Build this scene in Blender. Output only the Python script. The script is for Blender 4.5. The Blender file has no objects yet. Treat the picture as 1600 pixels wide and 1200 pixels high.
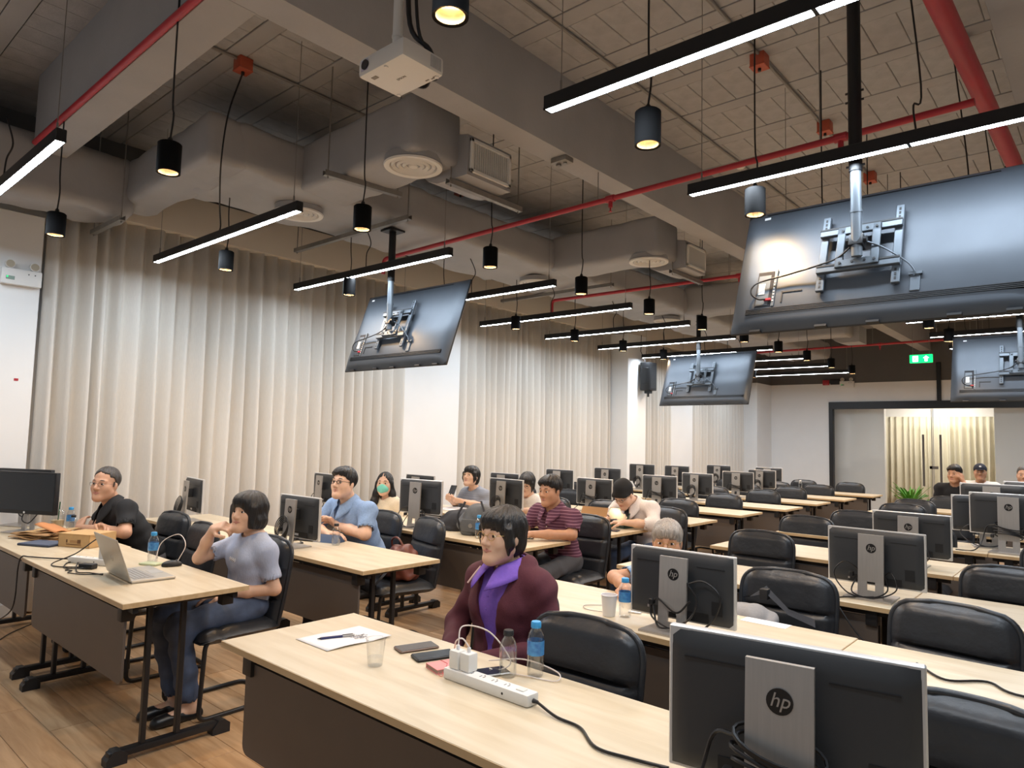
import bpy, bmesh, math, random
import numpy as np
from mathutils import Vector, Matrix, noise
random.seed(7)
S = bpy.context.scene
COL = S.collection
PI = math.pi
def R(d): return math.radians(d)

# ------------------------------------------------------------------ camera
CAM_H = 1.54
yaw, pitch, roll = -0.721745, 0.07737, -0.024559
fw = Vector((math.sin(yaw)*math.cos(pitch), math.cos(yaw)*math.cos(pitch), math.sin(pitch)))
rt = Vector((math.cos(yaw), -math.sin(yaw), 0)); dn = fw.cross(rt)
r2 = rt*math.cos(roll) + dn*math.sin(roll); d2 = -rt*math.sin(roll) + dn*math.cos(roll)
cd = bpy.data.cameras.new('camera'); cam = bpy.data.objects.new('camera', cd); COL.objects.link(cam)
m3 = Matrix((r2, -d2, -fw)).transposed()
cam.matrix_world = Matrix.Translation((0, 0, CAM_H)) @ m3.to_4x4()
cd.sensor_width = 36; cd.lens = 1077.5/1600*36; cd.clip_start = .02; cd.clip_end = 100
S.camera = cam
# ------------------------------------------------------------------ world, exposure
w = bpy.data.worlds.new('world'); S.world = w; w.use_nodes = True
bg = w.node_tree.nodes['Background']; bg.inputs[0].default_value = (.93, .97, 1, 1); bg.inputs[1].default_value = .15
S.view_settings.view_transform = 'Standard'; S.view_settings.look = 'None'
S.view_settings.gamma = 1; S.view_settings.use_curve_mapping = False
S.view_settings.exposure = 1.05
SPOT_W = 17.0      # watts of one downlight

# ------------------------------------------------------------------ materials
def lin(c): c = c/255; return c/12.92 if c <= .04045 else ((c+.055)/1.055)**2.4
def rgb(c): return (lin(c[0]), lin(c[1]), lin(c[2]), 1)
MATS = {}
def mat(name, col, rough=.5, metal=0., noise_s=0, noise_a=.12, bump=0, bump_s=40, emit=0, emit_col=None, trans=0, spec=None, ior=None, alpha=None, stretch=None, coat=0, col2=None):
    if name in MATS: return MATS[name]
    m = bpy.data.materials.new(name); m.use_nodes = True; nt = m.node_tree; b = nt.nodes['Principled BSDF']
    b.inputs['Base Color'].default_value = rgb(col); b.inputs['Roughness'].default_value = rough; b.inputs['Metallic'].default_value = metal
    if spec is not None: b.inputs['Specular IOR Level'].default_value = spec
    if ior: b.inputs['IOR'].default_value = ior
    if trans: b.inputs['Transmission Weight'].default_value = trans
    if alpha is not None: b.inputs['Alpha'].default_value = alpha
    if coat: b.inputs['Coat Weight'].default_value = coat
    if emit:
        b.inputs['Emission Color'].default_value = rgb(emit_col or col); b.inputs['Emission Strength'].default_value = emit
    if noise_s or bump:
        tc = nt.nodes.new('ShaderNodeTexCoord'); mp = nt.nodes.new('ShaderNodeMapping')
        nt.links.new(tc.outputs['Object'], mp.inputs[0])
        if stretch: mp.inputs['Scale'].default_value = stretch
    if noise_s:
        n = nt.nodes.new('ShaderNodeTexNoise'); n.inputs['Scale'].default_value = noise_s; n.inputs['Detail'].default_value = 5
        nt.links.new(mp.outputs[0], n.inputs['Vector'])
        mx = nt.nodes.new('ShaderNodeMix'); mx.data_type = 'RGBA'
        c = rgb(col)
        if col2: a, e = c, rgb(col2)
        else: a = tuple(min(1, v*(1+noise_a)) for v in c[:3])+(1,); e = tuple(v*(1-noise_a) for v in c[:3])+(1,)
        mx.inputs[6].default_value = a; mx.inputs[7].default_value = e
        rp = nt.nodes.new('ShaderNodeMapRange'); rp.inputs[1].default_value = .3; rp.inputs[2].default_value = .7
        nt.links.new(n.outputs['Fac'], rp.inputs[0]); nt.links.new(rp.outputs[0], mx.inputs[0]); nt.links.new(mx.outputs[2], b.inputs['Base Color'])
    if bump:
        n2 = nt.nodes.new('ShaderNodeTexNoise'); n2.inputs['Scale'].default_value = bump_s; n2.inputs['Detail'].default_value = 4
        nt.links.new(mp.outputs[0], n2.inputs['Vector'])
        bp = nt.nodes.new('ShaderNodeBump'); bp.inputs['Strength'].default_value = bump; bp.inputs['Distance'].default_value = .01
        nt.links.new(n2.outputs['Fac'], bp.inputs['Height']); nt.links.new(bp.outputs[0], b.inputs['Normal'])
    MATS[name] = m
    return m
def wood(name, c1, c2, scale, rough=.35, axis=(1, 12, 12), rnd=0.0, spec=.5):
    """laminate / plank wood: stretched noise grain along x, with a little tint per object"""
    m = bpy.data.materials.new(name); m.use_nodes = True; nt = m.node_tree; b = nt.nodes['Principled BSDF']
    tc = nt.nodes.new('ShaderNodeTexCoord'); oi = nt.nodes.new('ShaderNodeObjectInfo')
    ad = nt.nodes.new('ShaderNodeVectorMath'); ad.operation = 'ADD'
    sc = nt.nodes.new('ShaderNodeVectorMath'); sc.operation = 'SCALE'; sc.inputs['Scale'].default_value = 13
    nt.links.new(oi.outputs['Location'], sc.inputs[0])
    nt.links.new(tc.outputs['Object'], ad.inputs[0]); nt.links.new(sc.outputs[0], ad.inputs[1])
    mp = nt.nodes.new('ShaderNodeMapping'); mp.inputs['Scale'].default_value = axis; nt.links.new(ad.outputs[0], mp.inputs[0])
    n = nt.nodes.new('ShaderNodeTexNoise'); n.inputs['Scale'].default_value = scale; n.inputs['Detail'].default_value = 8; n.inputs['Distortion'].default_value = .6
    nt.links.new(mp.outputs[0], n.inputs['Vector'])
    rp = nt.nodes.new('ShaderNodeValToRGB'); rp.color_ramp.elements[0].position = .35; rp.color_ramp.elements[1].position = .68
    rp.color_ramp.elements[0].color = rgb(c1); rp.color_ramp.elements[1].color = rgb(c2)
    nt.links.new(n.outputs['Fac'], rp.inputs[0])
    if rnd:
        mx = nt.nodes.new('ShaderNodeMix'); mx.data_type = 'RGBA'; mx.blend_type = 'MULTIPLY'; mx.inputs[0].default_value = 1
        mr = nt.nodes.new('ShaderNodeMapRange'); mr.inputs[3].default_value = 1-rnd; mr.inputs[4].default_value = 1+rnd*.4
        nt.links.new(oi.outputs['Random'], mr.inputs[0]); nt.links.new(rp.outputs[0], mx.inputs[6]); nt.links.new(mr.outputs[0], mx.inputs[7])
        nt.links.new(mx.outputs[2], b.inputs['Base Color'])
    else: nt.links.new(rp.outputs[0], b.inputs['Base Color'])
    b.inputs['Roughness'].default_value = rough; b.inputs['Specular IOR Level'].default_value = spec
    MATS[name] = m
    return m
M_white = mat('white_wall_paint', (236, 236, 235), .7, noise_s=3, noise_a=.015)
M_beige = mat('beige_bulkhead_paint', (208, 199, 186), .7, noise_s=3, noise_a=.02)
M_taupe = mat('grey_ceiling_paint', (168, 167, 168), .8, noise_s=2.5, noise_a=.06, bump=.15, bump_s=30)
M_block = mat('grey_painted_concrete_block', (170, 169, 170), .88, noise_s=9, noise_a=.10, bump=.35, bump_s=60)
M_joint = mat('dark_joint_mortar', (62, 60, 60), .9)
M_charc = mat('charcoal_paint', (96, 94, 93), .8, noise_s=2, noise_a=.05)
M_dark = mat('dark_void_paint', (40, 40, 44), .85)
M_duct = mat('grey_duct_wrap', (162, 161, 162), .5, noise_s=3, noise_a=.05, bump=.55, bump_s=7)
M_red = mat('red_pipe_paint', (176, 44, 56), .38, noise_s=6, noise_a=.08)
M_orange = mat('orange_box_paint', (184, 88, 64), .5, noise_s=20, noise_a=.1)
M_galv = mat('galvanised_steel', (150, 147, 142), .42, .7, noise_s=20, noise_a=.1)
M_conduit = mat('grey_conduit', (140, 136, 132), .55)
M_black = mat('black_powder_coat', (26, 27, 30), .42)
M_can = mat('matt_black_can', (13, 13, 14), .8, spec=.15)
M_pole = mat('grey_blue_pole', (112, 120, 128), .45, .4)
M_blackp = mat('black_plastic', (30, 31, 34), .5)
M_cable = mat('black_cable_rubber', (24, 24, 27), .45)
M_leather = mat('black_leatherette', (38, 41, 46), .36, noise_s=14, noise_a=.1, bump=.25, bump_s=25)
M_panel = mat('grey_brown_steel_panel', (92, 84, 78), .5, noise_s=8, noise_a=.03)
M_chromew = mat('white_plastic', (232, 231, 228), .4)
M_grille = mat('off_white_grille_paint', (226, 223, 217), .5)
M_silver = mat('brushed_silver_plastic', (178, 174, 170), .34, .55, noise_s=3, noise_a=.04, stretch=(60, 60, 1))
M_monback = mat('dark_grey_monitor_plastic', (52, 54, 57), .42, bump=.06, bump_s=900)
M_screen = mat('screen_glass_off', (38, 44, 50), .16)
M_tv = mat('dark_steel_tv_back', (74, 80, 88), .44, .4, noise_s=5, noise_a=.06, bump=.04, bump_s=5)
M_tvdark = mat('tv_vent_black', (20, 21, 24), .55)
M_bracket = mat('grey_bracket_steel', (96, 104, 112), .45, .5, noise_s=12, noise_a=.06)
M_desk = wood('pale_maple_laminate', (204, 188, 160), (218, 205, 180), 2.2, .34, (1.2, 9, 9))
M_deskedge = wood('maple_edge_band', (196, 168, 126), (212, 186, 146), 3, .4, (1.2, 9, 9))
M_floor = wood('oak_vinyl_plank', (176, 140, 102), (204, 169, 130), 2.6, .38, (1.1, 10, 10), .18)
M_floorbase = mat('floor_joint_brown', (98, 72, 50), .7)
M_kraft = mat('kraft_card', (196, 160, 112), .8, noise_s=30, noise_a=.05)
M_kraftd = mat('kraft_card_inside', (170, 132, 90), .85)
M_paper = mat('white_paper', (238, 238, 240), .7)
def clear(name, tint, gloss=.06, edge=.45):
    m = bpy.data.materials.new(name); m.use_nodes = True; nt = m.node_tree; nt.nodes.remove(nt.nodes['Principled BSDF']); out = nt.nodes['Material Output']
    tr = nt.nodes.new('ShaderNodeBsdfTransparent'); tr.inputs[0].default_value = tint+(1,)
    gl = nt.nodes.new('ShaderNodeBsdfGlossy'); gl.inputs['Roughness'].default_value = .06
    lw = nt.nodes.new('ShaderNodeLayerWeight'); lw.inputs[0].default_value = .35
    mr = nt.nodes.new('ShaderNodeMapRange'); mr.inputs[3].default_value = gloss; mr.inputs[4].default_value = edge
    mx = nt.nodes.new('ShaderNodeMixShader'); nt.links.new(lw.outputs['Facing'], mr.inputs[0]); nt.links.new(mr.outputs[0], mx.inputs[0])
    nt.links.new(tr.outputs[0], mx.inputs[1]); nt.links.new(gl.outputs[0], mx.inputs[2]); nt.links.new(mx.outputs[0], out.inputs[0]); MATS[name] = m
    return m
M_glass = clear('clear_pet_plastic', (.985, .99, .992), .07, .6)
M_water = clear('water', (.975, .985, .99), .03, .3)
M_pane = clear('clear_glass_pane', (.985, .99, .985), .04, .3)
M_bluecap = mat('sky_blue_cap', (64, 158, 218), .4)
M_bluelabel = mat('blue_bottle_label', (42, 98, 178), .35, noise_s=45, noise_a=.5, col2=(96, 170, 222))
M_greenlit = mat('green_exit_panel', (10, 190, 90), .4, emit=1.6, emit_col=(10, 205, 95))
M_whitelit = mat('exit_symbol_white', (240, 255, 245), .4, emit=1.8, emit_col=(235, 255, 242))
M_tube = mat('linear_light_diffuser', (255, 255, 255), .5, emit=46.0, emit_col=(228, 242, 255))
M_lampw = mat('warm_lamp_glow', (255, 220, 170), .5, emit=14, emit_col=(255, 196, 120))
M_reflect = mat('downlight_reflector', (225, 215, 200), .25, .8)

# ------------------------------------------------------------------ mesh helpers
class B:
    """collects shapes and links them as ONE mesh object"""
    def __init__(s): s.v = []; s.f = []; s.m = []
    def add(s, vs, fs, mi=0, M=None):
        o = len(s.v)
        s.v += [tuple(M @ Vector(p)) for p in vs] if M is not None else [tuple(p) for p in vs]
        s.f += [tuple(i+o for i in f) for f in fs]; s.m += [mi]*len(fs)
        return s
    def box(s, x0, x1, y0, y1, z0, z1, mi=0, c=0, M=None):
        if c <= 0:
            vs = [(x, y, z) for x in (x0, x1) for y in (y0, y1) for z in (z0, z1)]
            return s.add(vs, [(0, 1, 3, 2), (4, 6, 7, 5), (0, 4, 5, 1), (2, 3, 7, 6), (0, 2, 6, 4), (1, 5, 7, 3)], mi, M)
        c = min(c, (x1-x0)*.49, (y1-y0)*.49, (z1-z0)*.49)
        bm = bmesh.new(); bmesh.ops.create_cube(bm, size=1)
        for v in bm.verts: v.co = Vector((x0+(v.co.x+.5)*(x1-x0), y0+(v.co.y+.5)*(y1-y0), z0+(v.co.z+.5)*(z1-z0)))
        bmesh.ops.bevel(bm, geom=bm.edges[:], offset=c, segments=2 if c > .004 else 1, profile=.6, affect='EDGES')
        bm.verts.index_update()
        s.add([v.co[:] for v in bm.verts], [[v.index for v in f.verts] for f in bm.faces], mi, M); bm.free()
        return s
    def cyl(s, a, b, r, n=12, mi=0, r2=None, cap=True, M=None):
        a, b = Vector(a), Vector(b); d = (b-a)
        if d.length < 1e-9: return s
        q = d.to_track_quat('Z', 'Y'); r2 = r if r2 is None else r2; vs = []
        for P, rr in ((a, r), (b, r2)):
            for i in range(n):
                t = 2*PI*i/n; vs.append(P + q @ Vector((rr*math.cos(t), rr*math.sin(t), 0)))
        fs = [(i, (i+1) % n, n+(i+1) % n, n+i) for i in range(n)]
        if cap: fs += [tuple(range(n-1, -1, -1)), tuple(range(n, 2*n))]
        return s.add(vs, fs, mi, M)
    def tube(s, pts, r, n=7, mi=0, closed=False, M=None):
        P = [Vector(p) for p in pts]; k = len(P); vs = []; up = None
        for i, p in enumerate(P):
            if closed: t = P[(i+1) % k]-P[i-1]
            else: t = P[min(i+1, k-1)]-P[max(i-1, 0)]
            t.normalize()
            if up is None: up = Vector((0, 0, 1)) if abs(t.z) < .9 else Vector((1, 0, 0))
            x = up.cross(t)
            if x.length < 1e-6: x = Vector((1, 0, 0)).cross(t)
            x.normalize(); y = t.cross(x); up = y
            rr = r[i] if isinstance(r, (list, tuple)) else r
            for j in range(n):
                a = 2*PI*j/n; vs.append(p + x*rr*math.cos(a) + y*rr*math.sin(a))
        fs = []
        for i in range(k if closed else k-1):
            a = i*n; b = ((i+1) % k)*n
            fs += [(a+j, a+(j+1) % n, b+(j+1) % n, b+j) for j in range(n)]
        if not closed: fs += [tuple(range(n-1, -1, -1)), tuple(range((k-1)*n, k*n))]
        return s.add(vs, fs, mi, M)
    def lathe(s, prof, n=20, mi=0, c=(0, 0, 0), M=None, capt=True, capb=True):
        vs = [(c[0]+r*math.cos(2*PI*i/n), c[1]+r*math.sin(2*PI*i/n), c[2]+z) for r, z in prof for i in range(n)]
        fs = []
        for k in range(len(prof)-1):
            fs += [(k*n+i, k*n+(i+1) % n, (k+1)*n+(i+1) % n, (k+1)*n+i) for i in range(n)]
        if capb: fs.append(tuple(range(n-1, -1, -1)))
        if capt: fs.append(tuple(range((len(prof)-1)*n, len(prof)*n)))
        return s.add(vs, fs, mi, M)
    def prism(s, poly, axis, a, b, mi=0, M=None):
        """poly: 2D outline in the two other axes (cyclic order), extruded along axis from a to b"""
        n = len(poly)
        def P(u, v, w): return {'x': (w, u, v), 'y': (u, w, v), 'z': (u, v, w)}[axis]
        vs = [P(u, v, a) for u, v in poly]+[P(u, v, b) for u, v in poly]
        fs = [(i, (i+1) % n, n+(i+1) % n, n+i) for i in range(n)]+[tuple(range(n-1, -1, -1)), tuple(range(n, 2*n))]
        return s.add(vs, fs, mi, M)
    def grid(s, fn, nu, nv, mi=0, closed_u=False):
        vs = [fn(i/nu, j/nv) for j in range(nv+1) for i in range(nu+(0 if closed_u else 1))]
        W = nu if closed_u else nu+1; fs = []
        for j in range(nv):
            for i in range(nu):
                i2 = (i+1) % W
                fs.append((j*W+i, j*W+i2, (j+1)*W+i2, (j+1)*W+i))
        return s.add(vs, fs, mi)
    def mesh(s, name, mats, smooth=35):
        me = bpy.data.meshes.new(name); me.from_pydata(s.v, [], s.f)
        for m in (mats if isinstance(mats, (list, tuple)) else [mats]): me.materials.append(m)
        me.polygons.foreach_set('material_index', s.m)
        bm = bmesh.new(); bm.from_mesh(me); bmesh.ops.recalc_face_normals(bm, faces=bm.faces[:]); bm.to_mesh(me); bm.free()
        if smooth:
            me.shade_smooth(); me.set_sharp_from_angle(angle=R(smooth))
        me.update(); return me
    def build(s, name, mats, parent=None, loc=(0, 0, 0), rot=None, smooth=35):
        return put(name, s.mesh(name, mats, smooth), parent, loc, rot)
def put(name, me, parent=None, loc=(0, 0, 0), rot=None):
    o = bpy.data.objects.new(name, me); COL.objects.link(o); o.location = loc
    if rot is not None: o.rotation_euler = rot
    if parent: o.parent = parent
    return o
def empty(name, loc=(0, 0, 0), rz=0):
    o = bpy.data.objects.new(name, None); COL.objects.link(o); o.location = loc; o.rotation_euler = (0, 0, rz)
    o.empty_display_size = .1
    return o
def tag(o, label=None, cat=None, group=None, kind=None):
    if label: o['label'] = label
    if cat: o['category'] = cat
    if group: o['group'] = group
    if kind: o['kind'] = kind
    return o
def dup(root, loc=None, rz=None, parent=None):
    c = root.copy(); COL.objects.link(c); c.parent = parent
    if loc is not None: c.location = loc
    if rz is not None: c.rotation_euler = (0, 0, rz)
    for ch in root.children:
        dup(ch, None, None, c)
    return c
def struct(o): o['kind'] = 'structure'; return o
def bez(pts, n=10):
    """Catmull-Rom through points"""
    P = [Vector(p) for p in pts]; out = []
    Q = [P[0]*2-P[1]]+P+[P[-1]*2-P[-2]]
    for i in range(1, len(Q)-2):
        for k in range(n):
            t = k/n; a, b, c, d = Q[i-1], Q[i], Q[i+1], Q[i+2]
            out.append(.5*((2*b)+(c-a)*t+(2*a-5*b+4*c-d)*t*t+(3*b-a-3*c+d)*t**3))
    out.append(P[-1]); return out
def rrect(w, h, r, n=5):
    """rounded rectangle outline centred on 0"""
    out = []
    for cx, cy, a0 in ((w/2-r, h/2-r, 0), (-w/2+r, h/2-r, 90), (-w/2+r, -h/2+r, 180), (w/2-r, -h/2+r, 270)):
        out += [(cx+r*math.cos(R(a0+90*i/n)), cy+r*math.sin(R(a0+90*i/n))) for i in range(n+1)]
    return out
def text_mesh(txt, size, depth, shear=0):
    cu = bpy.data.curves.new('t', 'FONT'); cu.body = txt; cu.size = size; cu.extrude = depth; cu.shear = shear; cu.align_x = 'CENTER'; cu.align_y = 'CENTER'; cu.resolution_u = 3
    o = bpy.data.objects.new('t', cu); me = bpy.data.meshes.new_from_object(o)
    v = [x.co[:] for x in me.vertices]; f = [list(p.vertices) for p in me.polygons]
    bpy.data.objects.remove(o); bpy.data.meshes.remove(me); bpy.data.curves.remove(cu)
    return v, f
ORD = ['first', 'second', 'third', 'fourth', 'fifth', 'sixth', 'seventh', 'eighth', 'ninth', 'tenth', 'eleventh', 'twelfth']
# ================================================================== THE ROOM
WX = -6.8; SLAB = 4.2; FARY = 17.0
# ---- floor with planks
fl = struct(B().box(-7.2, 5, -3, 21, -.12, -.004).build('floor', M_floorbase))
pm = B().box(-.6, .6, -.09, .09, -.006, 0, c=.0012).mesh('floor_plank', M_floor)
cells = []
for j in range(0, 36):
    y = .2+.182*j
    off = (j*.43) % 1.204
    for i in range(-2, 6):
        x = -7.9+off+1.204*i+.6
        if -7.2 < x-.6 and x+.6 < -.2 and (y < 6.4): cells.append((x, y))
cells.sort(key=lambda c: c[0]**2+c[1]**2)
for x, y in cells[:299]: put('plank', pm, fl, (x, y, 0))
st = B()
for j in range(-17, 116):
    y = .2+.182*j; off = (j*.43) % 1.204
    for i in range(-2, 12):
        x = -7.9+off+1.204*i+.6
        if (x, y) in cells[:299] or y < -2.8 or y > 20.8: continue
        x0, x1 = max(-7.2, x-.6), min(5, x+.6)
        if x1-x0 > .05: st.box(x0, x1, y-.09, y+.09, -.006, 0)
o = st.build('outer_planks', M_floor, fl, smooth=0); o['kind'] = 'stuff'
# ---- ceiling slab: joists with infill blocks
ce = struct(B().box(-7.2, 5, -3, 17.2, SLAB+.03, SLAB+.2).build('ceiling', M_joint))
P_Y = .5735; Y0 = 3.412
jm = B().box(-6.1, 6.1, -.064, .064, 0, .05, c=.003).mesh('joist', M_taupe)
bk = B().box(-.0985, .0985, -.217, .217, .004, .05, c=.004).mesh('ceiling_block', M_block)
blocks = []
for k in range(-11, 24):
    y = Y0+k*P_Y
    put('joist', jm, ce, (-1.1, y-.067, SLAB))
    off = [0, .195, .08, .11][k % 4]*.5
    x = -7.1+off
    while x < 4.9:
        blocks.append((x, y+.22)); x += .2005
def blk_rank(c):
    x, y = c
    vis = (-2.98 < x < -.4 and 2.9 < y) or (-6.2 < x < -3.2 and 1.6 < y < 5)
    return (0 if vis else 1, x*x+y*y)
blocks.sort(key=blk_rank)
for x, y in blocks[:299]: put('block', bk, ce, (x, y, SLAB+random.uniform(-.002, .002)))
st = B()
for x, y in blocks[299:]: st.box(x-.0985, x+.0985, y-.217, y+.217, SLAB+.004, SLAB+.05)
o = st.build('further_blocks', M_block, ce, smooth=0); o['kind'] = 'stuff'
# ---- beams
struct(B().box(-3.19, -2.98, -3, 17, 3.63, SLAB+.03, c=.008).build('trim_1', M_taupe))['label'] = 'grey concrete beam running the length of the room'
struct(B().box(-6.12, -3.19, 1.39, 1.61, 3.63, SLAB+.03, c=.008).build('trim_2', M_taupe))['label'] = 'grey concrete cross beam beside the red pipe'
struct(B().box(-.405, -.17, -3, 17, 3.63, SLAB+.03, c=.008).build('trim_3', M_taupe))
# ---- left wall: window wall behind curtains, white piers, bulkhead
wl = struct(B().box(-7.2, -7.0, -3, 17.2, 0, 3.45).build('wall_left', M_white))
struct(B().box(-7.2, -6.95, -3, 17.2, 3.45, SLAB+.03).build('wall_left', M_charc))
struct(B().box(-7.0, -6.78, -3, 1.665, 0, 3.3, c=.004).build('wall_left', M_white))
struct(B().box(-7.0, -6.765, 5.62, 6.60, 0, 3.17, c=.004).build('wall_left', M_white))
struct(B().box(-7.0, -6.42, 10.36, 10.98, 0, 3.42, c=.004).build('wall_left', M_white))
struct(B().box(-7.0, -6.765, 12.5, 13.5, 0, 3.3, c=.004).build('wall_left', M_white))
struct(B().box(-7.0, -6.42, 16.1, 17.05, 0, 2.98, c=.004).build('wall_left', M_white))
struct(B().box(-7.0, -6.42, 16.1, 17.05, 2.98, SLAB+.03, c=.004).build('wall_left', M_charc))
struct(B().box(-7.0, -6.72, -3, 16.1, 3.42, 3.80, c=.005).build('trim_6', M_beige))['label'] = 'beige bulkhead above the curtains'
struct(B().box(-6.80, -6.768, -3, 1.66, 0, .1).build('baseboard_left', M_chromew))
# ---- far wall with glass front
struct(B().box(-6.45, -5.05, FARY, FARY+.15, 0, 2.98).build('wall_far', M_white))
struct(B().box(-5.05, 5, FARY, FARY+.15, 2.545, 2.98).build('wall_far', M_white))
struct(B().box(-6.45, 5, FARY, FARY+.15, 2.98, SLAB+.03).build('wall_far', M_charc))
tr = struct(B().box(-5.07, 5, FARY-.03, FARY+.1, 2.38, 2.545, c=.004).build('trim_7', M_black)); tr['label'] = 'black header of the glass front'
struct(B().box(-5.07, -4.98, FARY-.03, FARY+.1, 0, 2.4, c=.004).build('trim_8', M_black))['label'] = 'black side post of the glass front'
struct(B().box(-2.88, -2.80, FARY-.04, FARY+.05, 2.54, 3.36, c=.004).build('trim_9', M_black))['label'] = 'black post above the glass doors'
# glass: side light, two door leaves, side light
win = struct(B().box(-4.98, -3.97, FARY+.02, FARY+.032, .02, 2.38).build('window_1', M_pane))
win = struct(B().box(-1.97, 3.0, FARY+.02, FARY+.032, .02, 2.38).build('window_2', M_pane))
M_handle = mat('brushed_steel_handle', (132, 126, 120), .35, .8)
for k, (x0, x1, hx) in enumerate(((-3.965, -2.995, -3.15), (-2.98, -1.975, -2.83))):
    d = struct(B().box(x0, x1, FARY+.02, FARY+.032, .01, 2.37, c=.002).build('door_%d' % (k+1), M_pane))
    h = B().cyl((hx, FARY-.05, .72), (hx, FARY-.05, 1.82), .022, 10)
    for z in (.86, 1.68): h.cyl((hx, FARY-.05, z), (hx, FARY+.02, z), .012, 8)
    h.build('handle', M_handle, d)
    B().box(x1-.012 if k == 0 else x0, x1 if k == 0 else x0+.012, FARY+.016, FARY+.036, .01, 2.37).build('edge_seal', M_silver, d)
    B().box(hx+.10 if k == 0 else hx-.22, hx+.155 if k == 0 else hx-.06, FARY+.005, FARY+.048, 1.09, 1.15, c=.004).build('lock', M_handle, d)
# room beyond the glass
struct(B().box(-6.5, -3.99, FARY+.35, FARY+.5, 0, 3).build('wall_beyond', M_white))
struct(B().box(-1.93, 5, FARY+.35, FARY+.5, 0, 3).build('wall_beyond', M_white))
struct(B().box(-6.5, 5, 20.2, 20.35, 0, 3).build('wall_beyond', M_white))
struct(B().box(-6.5, 5, 17.2, 20.35, 2.9, 3.0).build('ceiling', M_chromew))
struct(B().box(-5.0, -1.95, 19.55, 19.7, 2.27, 2.9).build('trim_10', M_white))
struct(B().box(4.9, 5.1, -3, 17, 0, SLAB).build('wall_right', M_white))

# ---- curtains
def curtain(y0, y1, x, z0, z1, label, axis='y', seed=1, colm=None):
    rnd = random.Random(seed); L = y1-y0
    # irregular pleats: knots with alternating depth
    kn = [0.0]; 
    while kn[-1] < L: kn.append(kn[-1]+(rnd.uniform(.06, .13) if len(kn) % 2 else rnd.uniform(.03, .06)))
    dep = [rnd.uniform(.05, .115)*(1 if i % 2 else -1) for i in range(len(kn))]
    def fold(s, top):
        i = max(0, min(len(kn)-2, next((q for q in range(len(kn)-1) if kn[q+1] >= s), len(kn)-2)))
        t = (s-kn[i])/(kn[i+1]-kn[i]); t = t*t*(3-2*t)
        d = dep[i]*(1-t)+dep[i+1]*t
        return d*(.55 if top else 1)
    nu = int(L/.014); nv = 7
    A = [fold(L*i/nu, True) for i in range(nu+1)]; Bq = [fold(L*i/nu, False) for i in range(nu+1)]
    wob = [noise.noise(Vector((i*.05, seed*3.1, 0))) for i in range(nu+1)]
    def fn(u, v):
        i = round(u*nu); k = min(1, v*2.2); d = A[i]*(1-k)+Bq[i]*k
        d += .012*wob[i]*v
        s = y0+L*u+.02*math.sin(v*3+wob[i]*4)*v
        z = z1+(z0-z1)*v
        return (x+d*.75, s, z) if axis == 'y' else (s, x+d*.75, z)
    b = B().grid(fn, nu, nv)
    o = b.build('curtain', colm or M_curtain, smooth=80)
    sm = o.modifiers.new('thick', 'SOLIDIFY'); sm.thickness = .004
    return tag(o, label, 'curtain', 'floor-length curtains along the window wall' if axis == 'y' else None)
M_curtain = mat('beige_linen_curtain', (218, 213, 205), .85, noise_s=160, noise_a=.03, stretch=(1, 1, .12), bump=.1, bump_s=300)
M_curtain2 = mat('cream_curtain', (216, 211, 192), .85, noise_s=60, noise_a=.05)
curtain(1.70, 5.62, WX, .02, 3.43, 'widest pleated beige curtain behind the two front desk rows', seed=3)
curtain(6.62, 10.34, WX, .02, 3.43, 'pleated beige curtain between the white pier and the loudspeaker pillar', seed=5)
curtain(11.0, 12.5, WX, .02, 3.43, 'narrow pleated beige curtain just beyond the loudspeaker pillar', seed=8)
curtain(13.5, 16.1, WX, .02, 3.43, 'pleated beige curtain nearest the far wall', seed=11)
curtain(-4.6, -1.9, 19.5, .02, 2.3, 'cream curtain seen through the glass doors', axis='x', seed=21, colm=M_curtain2)
tag(B().box(-4.95, -4.78, 19.3, 19.45, 0, 2.27).build('wood_post', wood('tan_wood_panel', (176, 140, 92), (196, 162, 112), 3, .5, (9, 9, 1))), 'tan wooden door post behind the glass door', 'post')
# ================================================================== CEILING SERVICES
def soft_box(x0, x1, y0, y1, z0, z1, c=.05, nz=.012, seed=0, step=.11):
    """box with rounded edges and gently sagging, wrinkled skin (wrapped duct)"""
    bm = bmesh.new(); bmesh.ops.create_cube(bm, size=1)
    for v in bm.verts: v.co = Vector((x0+(v.co.x+.5)*(x1-x0), y0+(v.co.y+.5)*(y1-y0), z0+(v.co.z+.5)*(z1-z0)))
    bmesh.ops.bevel(bm, geom=bm.edges[:], offset=c, segments=3, profile=.5, affect='EDGES')
    for ax, a0, a1 in ((0, x0, x1), (1, y0, y1), (2, z0, z1)):
        n = int((a1-a0)/step)
        for k in range(1, n):
            co = [0, 0, 0]; no = [0, 0, 0]; co[ax] = a0+(a1-a0)*k/n; no[ax] = 1
            bmesh.ops.bisect_plane(bm, geom=bm.verts[:]+bm.edges[:]+bm.faces[:], plane_co=co, plane_no=no)
    bm.normal_update()
    for v in bm.verts:
        q = v.co*4.3+Vector((seed, 0, 0)); d = noise.noise(q)*nz+noise.noise(q*2.7)*nz*.5
        if v.normal.z < -.5: d *= 1.6
        v.co += v.normal*d
    bm.verts.index_update()
    out = ([v.co[:] for v in bm.verts], [[v.index for v in f.verts] for f in bm.faces]); bm.free(); return out
du = tag(empty('air_duct', (-5.3, 2.1, 3.43)), 'grey wrapped air duct snaking under the ceiling above the curtains', 'air duct')
def dpart(name, *a, **k):
    v, f = soft_box(*a, **k)
    o = B().add(v, f).build(name, M_duct, du, smooth=70); o.location = (5.3, -2.1, -3.43); return o
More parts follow.
